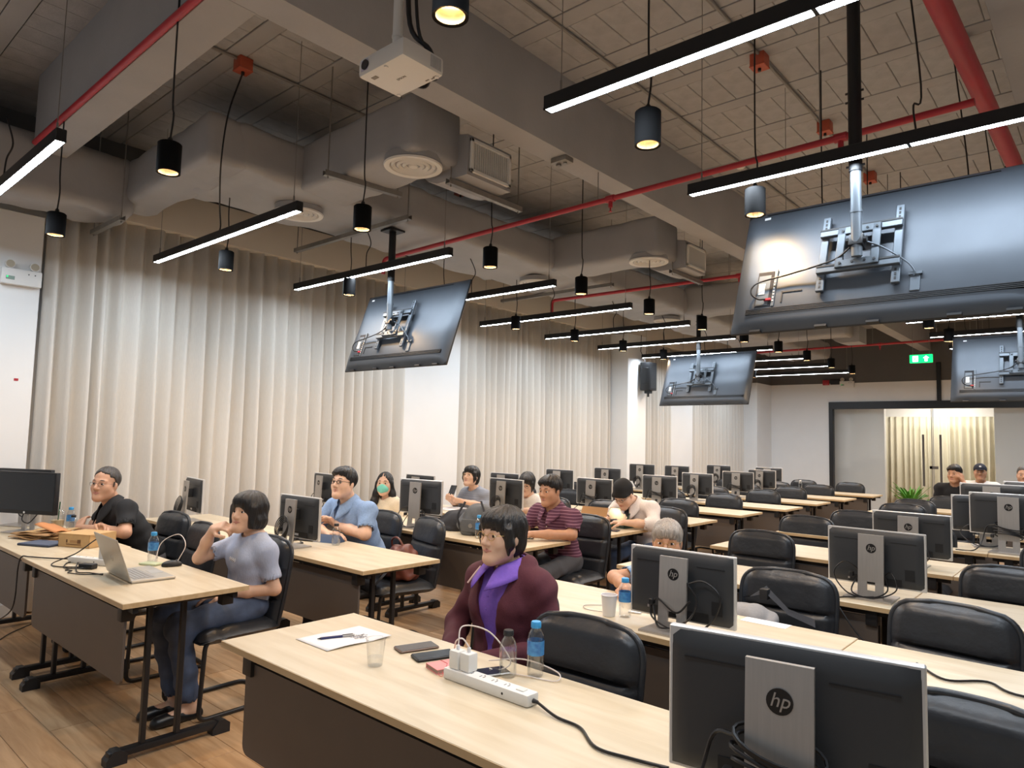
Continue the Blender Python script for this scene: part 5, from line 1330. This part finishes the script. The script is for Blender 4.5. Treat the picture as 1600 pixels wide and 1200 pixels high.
phone(-1.61, 1.745, 66, 'silver phone charging behind the power strip', M_silver, w=.07, l=.14)
t = tag(empty('notebook', (-1.745, 1.685, Z), R(74)), 'small pink notebook with an elastic cord by the power strip', 'notebook')
B().box(-.06, .06, -.042, .042, 0, .0022).box(-.06, .06, -.042, .042, .0135, .0158, c=.001).box(-.06, .06, .040, .042, 0, .0158).build('cover', mat('pink_cover', (232, 150, 150), .6), t)
B().box(-.058, .058, -.041, .040, .0022, .0135).build('pages', mat('page_edges', (170, 140, 128), .8), t)
B().tube(bez([(-.04, -.043, .008), (-.05, -.065, .003), (-.06, -.06, .003), (-.055, -.043, .008)], 5), .001, 5).tube([(-.03, -.042, .0165), (.0, 0, .0168), (-.005, .042, .0165)], .001, 5).build('elastic', mat('pink_elastic', (206, 90, 100), .6), t)
def strip(x, y, rz, label, L=.36):
    t = tag(empty('power_strip', (x, y, Z), R(rz)), label, 'power strip', 'white power strips')
    B().box(-L/2, L/2, -.027, .027, 0, .036, c=.008).build('body', M_chromew, t)
    for k in range(5):
        s_ = B(); cx = -L/2+.05+k*.052
        s_.box(cx-.009, cx-.006, -.008, .004, .0355, .0364).box(cx+.006, cx+.009, -.008, .004, .0355, .0364).box(cx-.0025, cx+.0025, .008, .012, .0355, .0364)
        o = s_.build('socket', M_blackp, t, smooth=0); o['kind'] = 'stuff'
    B().box(L/2-.06, L/2-.03, -.012, .012, .0355, .039, c=.002).build('switch', M_grille, t)
    B().cyl((L/2-.10, -.0275, .018), (L/2-.10, -.026, .018), .004, 10).build('fuse_button', M_blackp, t)
    B().cyl((L/2-.002, 0, .016), (L/2+.018, 0, .016), .007, 10, r2=.005).build('cable_boot', M_blackp, t)
    return t
strip(-1.505, 1.635, 0, 'long white power strip on the front right desk')
def adapter(x, y, z, label, rz=0):
    t = tag(empty('charger', (x, y, z), R(rz)), label, 'charger', 'white phone chargers')
    B().box(-.021, .021, -.021, .021, 0, .058, c=.006).build('body', M_chromew, t)
    B().box(-.006, .006, -.004, .004, .056, .074, c=.002).build('usb_plug', M_paper, t)
    return t
adapter(-1.645, 1.635, Z+.0365, 'white cube charger at the left end of the power strip')
adapter(-1.60, 1.640, Z+.0365, 'white cube charger with the curved cable, second on the strip')
M_wc = mat('white_cable', (226, 216, 212), .5)
def cable(pts, r, m, label, cat='cable', n=8): return tag(B().tube(bez(pts, n), r, 6).build('cable', m, smooth=60), label, cat)
cable([(-1.645, 1.635, Z+.11), (-1.66, 1.67, Z+.16), (-1.62, 1.76, Z+.13), (-1.56, 1.80, Z+.04), (-1.60, 1.78, Z+.006), (-1.62, 1.76, Z+.012)], .0024, M_wc, 'white charging cable looping over the front right desk')
cable([(-1.60, 1.640, Z+.11), (-1.62, 1.63, Z+.135), (-1.68, 1.66, Z+.11), (-1.75, 1.72, Z+.05), (-1.80, 1.765, Z+.008)], .0026, M_wc, 'thick white cable from the second charger to the black phone')
cable([(-1.66, 1.80, Z+.02), (-1.55, 1.86, Z+.035), (-1.42, 1.875, Z+.02), (-1.40, 1.84, Z+.004), (-1.5, 1.81, Z+.004), (-1.64, 1.76, Z+.004)], .0022, M_wc, 'flat white cable loop passing behind the two bottles')
cable([(-1.31, 1.635, Z+.016), (-1.22, 1.61, Z+.006), (-1.13, 1.60, Z+.005), (-1.03, 1.53, Z+.005), (-.93, 1.54, Z+.005), (-.84, 1.56, Z+.005)], .0042, M_cable, 'black power cable running from the strip across the front right desk')
cable([(-.58, 2.93, Z+.005), (-.47, 2.80, Z+.005), (-.36, 2.88, Z+.005), (-.25, 2.80, Z+.005), (.1, 2.9, Z+.005)], .0042, M_cable, 'black cable lying on the second right-hand desk row at right')
cable([(-.98, 3.99, Z+.012), (-1.12, 3.86, Z+.006), (-1.10, 3.80, Z-.02), (-.98, 3.77, Z-.16), (-.85, 3.78, Z-.22)], .004, M_cable, 'black cable hanging over the front edge of the third right-hand row')
# paper cup, napkin, paper
t = tag(empty('paper_cup', (-1.752, 2.69, Z)), 'white paper cup beside the bottle on the second right-hand row', 'cup')
B().lathe([(.026, 0), (.028, .003), (.036, .092)], 24, capt=False).build('wall', M_paper, t, smooth=60); B().tube([(.0365*math.cos(a), .0365*math.sin(a), .092) for a in np.linspace(0, 2*PI, 24, endpoint=False)], .0022, 6, closed=True).build('rolled_rim', M_paper, t, smooth=60); B().lathe([(.0, .06), (.032, .06)], 20, capt=False, capb=False).build('drink', mat('tea', (150, 110, 70), .2), t)
tag(B().box(-.03, .03, -.02, .02, 0, .006, c=.002).build('napkin', M_paper, None, (-1.70, 2.83, Z), (0, 0, R(20))), 'small folded white napkin behind the paper cup', 'napkin')
tag(B().box(-.1, .1, -.04, .04, 0, .001).build('note_paper', M_paper, None, (-1.2, 3.10, Z), smooth=0), 'strip of printed white paper at the back edge of the second row', 'paper')
cable([(-1.78, 2.72, Z+.004), (-1.88, 2.70, Z+.004), (-1.93, 2.76, Z+.004), (-1.85, 2.84, Z+.004)], .0016, M_conduit, 'thin grey earphone wire left of the paper cup')
# ---- bags
def soft_bag(name, label, loc, rz, dims, m, cat='bag', seed=0):
    t = tag(empty(name, loc, R(rz)), label, cat)
    Sx = SDF(); a, b_, c = dims
    Sx.ell((0, 0, c*.45), (a*.55, b_*.6, c*.5), k=.04); Sx.ell((0, 0, c*.22), (a*.6, b_*.65, c*.3), k=.05); Sx.ell((a*.15, 0, c*.75), (a*.35, b_*.4, c*.28), k=.05); Sx.cut((0, 0, -1), -.004)
    np_obj('bag_body', Sx.mesh(.008), m, t, .006, seed); return t
M_gbag = cloth('grey_backpack_cloth', (92, 94, 96)); M_dbag = cloth('dark_bag_cloth', (48, 49, 54)); M_brbag = mat('brown_bag_leather', (104, 56, 44), .45, noise_s=20, noise_a=.15)
t = soft_bag('backpack', 'grey backpack standing on the third row desk', (-3.94, 4.08, Z), 20, (.26, .17, .235), M_gbag, 'backpack', 3)
B().box(-.08, .08, -.115, -.095, .03, .13, c=.015).build('front_pocket', M_gbag, t); B().tube(bez([(-.08, -.05, .26), (-.12, -.1, .15), (-.1, -.08, .03)], 5), .009, 6).tube(bez([(.06, -.05, .27), (.12, -.1, .16), (.1, -.08, .03)], 5), .009, 6).build('strap', M_dbag, t); B().cyl((.0, -.116, .08), (.0, -.12, .08), .018, 14).build('badge', M_silver, t)
soft_bag('jacket_bundle', 'dark grey jacket bundled left of the grey backpack', (-4.26, 4.16, Z), 0, (.26, .2, .16), M_dbag, 'jacket', 5)
t = soft_bag('handbag', 'brown and black handbag on the seat of the empty chair', (-4.06, 3.40, .478), -14, (.32, .2, .24), M_brbag, 'handbag', 7)
B().tube(bez([(-.12, 0, .16), (-.09, -.03, .27), (.03, -.03, .29), (.12, 0, .17)], 6), .008, 6).build('handle', M_brbag, t, smooth=60)
B().add(*[[(x, y, z) for x, y, z in ((.12, -.10, .16), (.16, -.1, .16), (.17, -.26, .0), (.13, -.26, .0), (.17, -.268, -.24), (.13, -.268, -.24))], [(0, 1, 2, 3), (3, 2, 4, 5)]]).build('shoulder_strap', M_dbag, t)
B().box(-.1, .1, -.125, -.11, .06, .11, c=.006).build('black_panel', M_blackp, t)
t = soft_bag('shoulder_bag', 'grey bag with a black strap on the chair behind the second monitor', (-1.42, 3.36, .478), 4, (.34, .22, .27), cloth('pale_grey_bag', (150, 148, 148)), 'bag', 9)
B().add([(-.02, .02, .30), (.03, .03, .31), (.10, .06, .33), (.09, .10, .36), (.2, .08, .24), (.19, .12, .26), (.32, .09, .2), (.31, .12, .23)], [(0, 1, 3, 2), (2, 3, 5, 4), (4, 5, 7, 6)]).build('strap', M_dbag, t); B().box(.07, .11, .05, .1, .3, .35, c=.006).build('buckle', M_blackp, t)
# ---- third / fourth row things
phone(-3.55, 4.22, 30, 'black phone in front of the man in the striped polo', M_blackp)
def carton(x, y, rz, label, w, d, h, flap):
    t = tag(empty('carton', (x, y, Z), R(rz)), label, 'carton')
    b = B().box(-w/2, w/2, -d/2, d/2, 0, .003).box(-w/2, -w/2+.003, -d/2, d/2, 0, h).box(w/2-.003, w/2, -d/2, d/2, 0, h).box(-w/2, w/2, -d/2, -d/2+.003, 0, h).box(-w/2, w/2, d/2-.003, d/2, 0, h)
    b.build('box_walls', M_kraft, t, smooth=0)
    for (ax, s_, ang) in flap:
        if ax == 'x': Mx = Matrix.Translation((s_*w/2, 0, h)) @ Matrix.Rotation(R(ang)*s_, 4, 'Y'); B().box(0 if s_ > 0 else -.1, .1 if s_ > 0 else 0, -d/2, d/2, -.003, 0, M=Mx).build('flap', M_kraftd, t, smooth=0)
        else: Mx = Matrix.Translation((0, s_*d/2, h)) @ Matrix.Rotation(-R(ang)*s_, 4, 'X'); B().box(-w/2, w/2, 0 if s_ > 0 else -d*.55, d*.55 if s_ > 0 else 0, -.003, 0, M=Mx).build('flap', M_kraftd, t, smooth=0)
    B().box(-.03, .03, -d/2-.0006, -d/2, h*.35, h*.55).build('printed_mark', M_kraftd, t, smooth=0)
    return t
carton(-3.66, 5.26, 6, 'open kraft carton with raised flaps in front of the man with the beanie', .27, .17, .085, (('x', -1, -30), ('y', 1, -60)))
t = tag(empty('tablet', (-3.47, 5.46, Z), R(-8)), 'tablet propped in a dark green case in front of the beanie man', 'tablet')
Mx = Matrix.Rotation(R(-55), 4, 'X'); B().box(-.13, .13, 0, .19, 0, .010, c=.004, M=Matrix.Translation((0, -.07, .01)) @ Matrix.Rotation(R(52), 4, 'X')).build('case_back', mat('dark_green_case', (36, 66, 52), .55), t); B().box(-.13, .13, -.08, .08, 0, .007, c=.002).build('case_stand', MATS['dark_green_case'], t)
B().box(-.12, .12, .01, .18, .0101, .0112, M=Matrix.Translation((0, -.07, .01)) @ Matrix.Rotation(R(52), 4, 'X')).build('screen', M_screen, t)
phone(-3.36, 5.16, 12, 'dark blue phone on the desk edge by the open carton', mat('navy_case', (44, 54, 78), .35), l=.16)
t = tag(empty('phone', (-5.46, 5.245, .90), R(20)), 'black phone held by the woman in the grey jumper', 'phone', 'phones on the desks')
B().box(-.037, .037, -.0045, .0045, -.02, .13, c=.004, M=Matrix.Rotation(R(-38), 4, 'X')).build('case', M_blackp, t); B().box(-.03, .0, -.0065, -.004, .08, .12, c=.002, M=Matrix.Rotation(R(-38), 4, 'X')).build('camera_bump', M_tvdark, t)
tag(B().box(-.11, .11, -.15, .15, 0, .012, c=.003).build('magazine', M_paper, None, (-5.45, 5.25, Z), (0, 0, R(12))), 'white booklet in front of the woman in grey', 'booklet')
# second row: tablet in blue stand case, small charger
t = tag(empty('tablet', (-4.44, 2.93, Z), R(20)), 'tablet folded into a blue stand case in front of the man in blue', 'tablet')
M_bcase = mat('slate_blue_case', (62, 84, 118), .6)
B().prism([(-.055, 0), (.055, 0), (.0, .052)], 'x', -.02, .20).build('folded_cover', M_bcase, t, smooth=0); B().box(-.14, .0, -.06, .05, 0, .012, c=.003).build('tablet_body', M_blackp, t)
cable([(-4.56, 2.83, Z+.01), (-4.50, 2.76, Z+.006), (-4.44, 2.72, Z+.005), (-4.38, 2.77, Z+.005), (-4.46, 2.80, Z+.005)], .0035, M_cable, 'short black charger lead beside the blue tablet case')
tag(B().box(-.03, .03, -.02, .02, 0, .022, c=.006).build('plug_adapter', M_blackp, None, (-4.57, 2.82, Z)), 'small black plug beside the blue tablet case', 'plug')
# ---- front left desk
t = tag(empty('laptop', (-3.95, 1.56, Z), R(0)), 'open silver laptop on the front left desk, lid towards us', 'laptop')
LW, LD = .31, .215
def lap():
    P0, P1, P2 = Vector((-4.28, 1.50, 0)), Vector((-3.74, 1.43, 0)), Vector((-3.74, 1.67, 0))
lapM = Matrix.Translation((-.03, -.02, 0)) @ Matrix.Rotation(R(-3), 4, 'Z')
M_lap = mat('silver_laptop', (188, 184, 176), .36, .45)
B().box(-LW/2-.04, LW/2+.04, -LD/2, LD/2, 0, .014, c=.004, M=lapM).build('base', M_lap, t)
kb = B().box(-.155, .155, -.085, .02, .0138, .0146, M=lapM).build('keyboard_deck', M_silver, t)
km = B().box(-.0085, .0085, -.0075, .0075, 0, .0015, c=.0006).mesh('key', mat('key_grey', (150, 150, 150), .6))
for r_ in range(5):
    for c_ in range(15):
        p = lapM @ Vector((-.14+.02*c_, -.074+.02*r_, .0146)); put('key', km, kb, tuple(p), (0, 0, R(-3)))
B().box(-.05, .05, .035, .095, .0138, .0146, M=lapM).build('trackpad', mat('trackpad_grey', (170, 170, 168), .5), t)
LM_ = lapM @ Matrix.Translation((0, -LD/2, .012)) @ Matrix.Rotation(R(20), 4, 'X')
lid = B().box(-LW/2-.04, LW/2+.04, -.006, .0, 0, LD+.015, c=.003, M=LM_).build('lid', M_lap, t)
B().box(-LW/2-.03, LW/2+.03, .0, .0012, .012, LD, M=LM_).build('screen', M_screen, lid)
v_, f_ = text_mesh('hp', .045, .0006, .28); B().add(v_, f_, 0, LM_ @ Matrix.Translation((0, -.0066, LD*.52)) @ Matrix.Rotation(PI/2, 4, 'X')).build('logo', M_rim, lid, smooth=0)
strip(-4.50, 1.46, 24, 'white power strip behind the open laptop', L=.30)
adapter(-4.42, 1.50, Z+.0365, 'white adapter standing on the power strip left of the laptop', 24)
tag(B().box(-.045, .045, -.022, .022, 0, .028, c=.006).build('power_brick', M_blackp, None, (-4.36, 1.40, Z), (0, 0, R(30))), 'black laptop power brick among the cables', 'power brick')
cable([(-4.64, 1.40, Z+.016), (-4.78, 1.33, Z+.01), (-4.92, 1.26, Z+.008), (-4.97, 1.235, Z+.004), (-4.99, 1.225, Z-.06), (-5.02, 1.22, Z-.3), (-5.3, 1.2, .3), (-5.8, 1.28, .03), (-6.2, 1.5, .006), (-6.5, 1.8, .006)], .0042, M_cable, 'black cable falling from the front left desk to the floor')
cable([(-4.43, 1.50, Z+.10), (-4.46, 1.48, Z+.15), (-4.56, 1.40, Z+.06), (-4.62, 1.30, Z+.006), (-4.50, 1.29, Z+.005), (-4.40, 1.37, Z+.006)], .0036, M_cable, 'black cable arching up from the adapter')
cable([(-4.32, 1.40, Z+.01), (-4.42, 1.31, Z+.005), (-4.58, 1.36, Z+.005), (-4.60, 1.42, Z+.005), (-4.42, 1.36, Z+.006), (-4.26, 1.32, Z+.005), (-4.2, 1.36, Z+.005), (-4.1, 1.39, Z+.006)], .0034, M_cable, 'tangled black cable in front of the power strip')
cable([(-4.40, 1.33, Z+.005), (-4.36, 1.29, Z+.005), (-4.32, 1.31, Z+.006), (-4.28, 1.28, Z+.005), (-4.18, 1.32, Z+.005), (-4.12, 1.40, Z+.006)], .003, M_cable, 'thin wavy black cable near the front edge of the front left desk')
cable([(-4.26, 1.72, Z+.02), (-4.28, 1.76, Z+.12), (-4.20, 1.82, Z+.17), (-4.10, 1.82, Z+.12), (-4.12, 1.79, Z+.03)], .0026, M_wc, 'white cable loop standing up behind the laptop')
t = tag(empty('computer_mouse', (-4.14, 1.765, Z), R(70)), 'black computer mouse on the desk behind the laptop', 'mouse')
Sx = SDF(); Sx.ell((0, 0, .008), (.055, .031, .026), k=.01); Sx.cut((0, 0, -1), 0); np_obj('shell', Sx.mesh(.004), M_blackp, t); B().cyl((.025, -.004, .031), (.025, .004, .031), .006, 10).build('scroll_wheel', M_bracket, t)
tag(B().box(-.06, .06, -.035, .035, 0, .012, c=.005).build('green_packet', mat('pale_green_wrap', (196, 206, 170), .4), None, (-4.26, 1.70, Z), (0, 0, R(25))), 'small pale green packet under the white cable', 'packet')
t = carton(-5.22, 1.66, 27, 'closed kraft carton in front of the man in the black polo', .25, .21, .085, ())
B().box(-.127, .127, -.107, .107, .085, .088).build('lid', M_kraft, t, smooth=0); B().prism([(-.107, .088), (.107, .088), (.107, .02)], 'x', .127, .130).build('side_tuck', M_kraft, t, smooth=0)
b = B().box(-.06, -.05, -.1068, -.1055, .03, .05).box(.03, .055, -.1068, -.1055, .028, .052).box(-.06, .06, -.1068, -.1055, .018, .022); o = b.build('printed_text', mat('print_brown', (110, 78, 50), .8), t, smooth=0); o['kind'] = 'stuff'
t = tag(empty('tablet', (-5.42, 1.47, Z), R(27)), 'dark blue tablet lying in front of the kraft carton', 'tablet')
B().box(-.13, .13, -.09, .09, 0, .014, c=.004).build('case', mat('navy_tablet_case', (52, 62, 82), .5), t); B().box(-.125, .125, -.085, .085, .0138, .015).build('cover', mat('slate_cover', (84, 94, 114), .6), t)
t = tag(empty('paper_bags', (-5.72, 1.56, Z), R(22)), 'pile of flattened brown paper bags with twisted handles', 'paper bags')
for k, (dx, dy, a, l_, w_) in enumerate(((0, 0, 0, .40, .26), (.01, .01, 4, .38, .24), (-.01, 0, -5, .39, .25), (.0, .02, 8, .32, .22))):
    def bfn(u, v, k=k, l_=l_, w_=w_): return ((u-.5)*l_, (v-.5)*w_, .012*k+.006+.012*noise.noise(Vector((u*3+k, v*3, k)))+.012*u*k*.5)
    o = B().grid(bfn, 10, 8).build('paper_bag', M_kraft if k % 2 else M_kraftd, t, (dx, dy, .004), (0, 0, R(a)), smooth=70); o.modifiers.new('t', 'SOLIDIFY').thickness = .006
o = B().grid(lambda u, v: (-.02+.2*u, -.08+.14*v, .06+.045*(1-u)+.01*math.sin(v*5)), 6, 6).build('folded_flap', mat('orange_kraft', (206, 140, 90), .8), t, smooth=70); o.modifiers.new('t', 'SOLIDIFY').thickness = .004
for k in range(4):
    B().tube(bez([(.08+.02*k, -.12+.02*k, .02), (.16+.02*k, -.10, .045+.006*k), (.22, -.02+.02*k, .03), (.26, .06, .02)], 5), .004, 5).build('twisted_handle', M_kraftd, t, smooth=60)
t = tag(empty('iced_drink', (-6.0, 1.70, Z)), 'plastic cup of milky iced drink with a green straw', 'drink')
B().lathe([(.036, 0), (.037, .004), (.048, .115), (.05, .118)], 24, capt=False).build('cup', M_glass, t, smooth=60); B().lathe([(.0345, .002), (.044, .09)], 20).build('drink', mat('milk_tea', (214, 190, 150), .4), t, smooth=60)
B().lathe([(.05, .118), (.049, .125), (.044, .15), (.028, .17), (.008, .176)], 24, capt=False, capb=False).build('dome_lid', M_glass, t, smooth=60); B().cyl((.0, .0, .03), (.012, .005, .225), .004, 8).build('straw', mat('green_straw', (24, 96, 62), .5), t, smooth=50)
# fifth right-hand row: keyboard
t = tag(empty('keyboard', (-.97, 7.76, Z), R(4)), 'black keyboard on the sixth right-hand row', 'keyboard')
B().box(-.2, .2, -.06, .06, 0, .014, c=.004).build('body', M_blackp, t); B().box(-.19, .19, -.05, .05, .0135, .0165).build('keys', M_bracket, t)
t = tag(empty('computer_mouse', (-1.25, 7.76, Z), R(90)), 'black computer mouse left of the keyboard in the sixth right-hand row', 'mouse')
Sx = SDF(); Sx.ell((0, 0, .008), (.055, .031, .026), k=.01); Sx.cut((0, 0, -1), 0); np_obj('shell', Sx.mesh(.005), M_blackp, t)
# ---- potted plant by the glass doors
t = tag(empty('potted_plant', (-2.80, 13.9, 0)), 'green leafy potted plant in front of the glass doors', 'plant')
B().lathe([(.13, 0), (.15, .01), (.19, .34), (.185, .36), (.165, .36), (.16, .33)], 24, capt=False).build('pot', M_blackp, t, smooth=50); B().lathe([(.0, .33), (.165, .33)], 20, capt=False, capb=False).build('soil', mat('soil', (60, 46, 36), .9), t)
M_leaf = mat('bright_green_leaf', (92, 158, 56), .5, noise_s=10, noise_a=.25)
def leaf_mesh(L, wd, droop):
    def fn(u, v):
        s_ = v; w_ = wd*math.sin(PI*min(1, s_*.95+.05))**.8*(1-.2*s_); x = (u-.5)*2*w_
        return (x, L*s_*math.cos(droop*s_), L*(.9*s_-droop*.55*s_*s_)+abs(u-.5)*.012)
    return B().grid(fn, 4, 8).mesh('leaf', M_leaf, 80)
lms = [leaf_mesh(.40, .024, .9), leaf_mesh(.48, .028, 1.15), leaf_mesh(.34, .022, .5)]
rl = random.Random(4)
for k in range(60):
    put('leaf', lms[k % 3], t, (rl.uniform(-.05, .05), rl.uniform(-.05, .05), .34+rl.uniform(0, .08)), (rl.uniform(-.25, .25), rl.uniform(-.2, .2), rl.uniform(0, 2*PI)))
t.scale = (1.0, 1.0, 1.34)
# ---- lamp in the room beyond the glass
t = tag(empty('ceiling_panel_light', (-3.2, 18.5, 2.88)), 'bright ceiling panel light in the room behind the glass doors', 'ceiling light')
B().box(-.6, .6, -.3, .3, -.01, .02).build('frame', M_chromew, t); B().add([(-.58, -.28, -.012), (.58, -.28, -.012), (.58, .28, -.012), (-.58, .28, -.012)], [(0, 3, 2, 1)]).build('diffuser', mat('panel_diffuser', (255, 255, 255), .5, emit=16, emit_col=(255, 246, 232)), t, smooth=0)
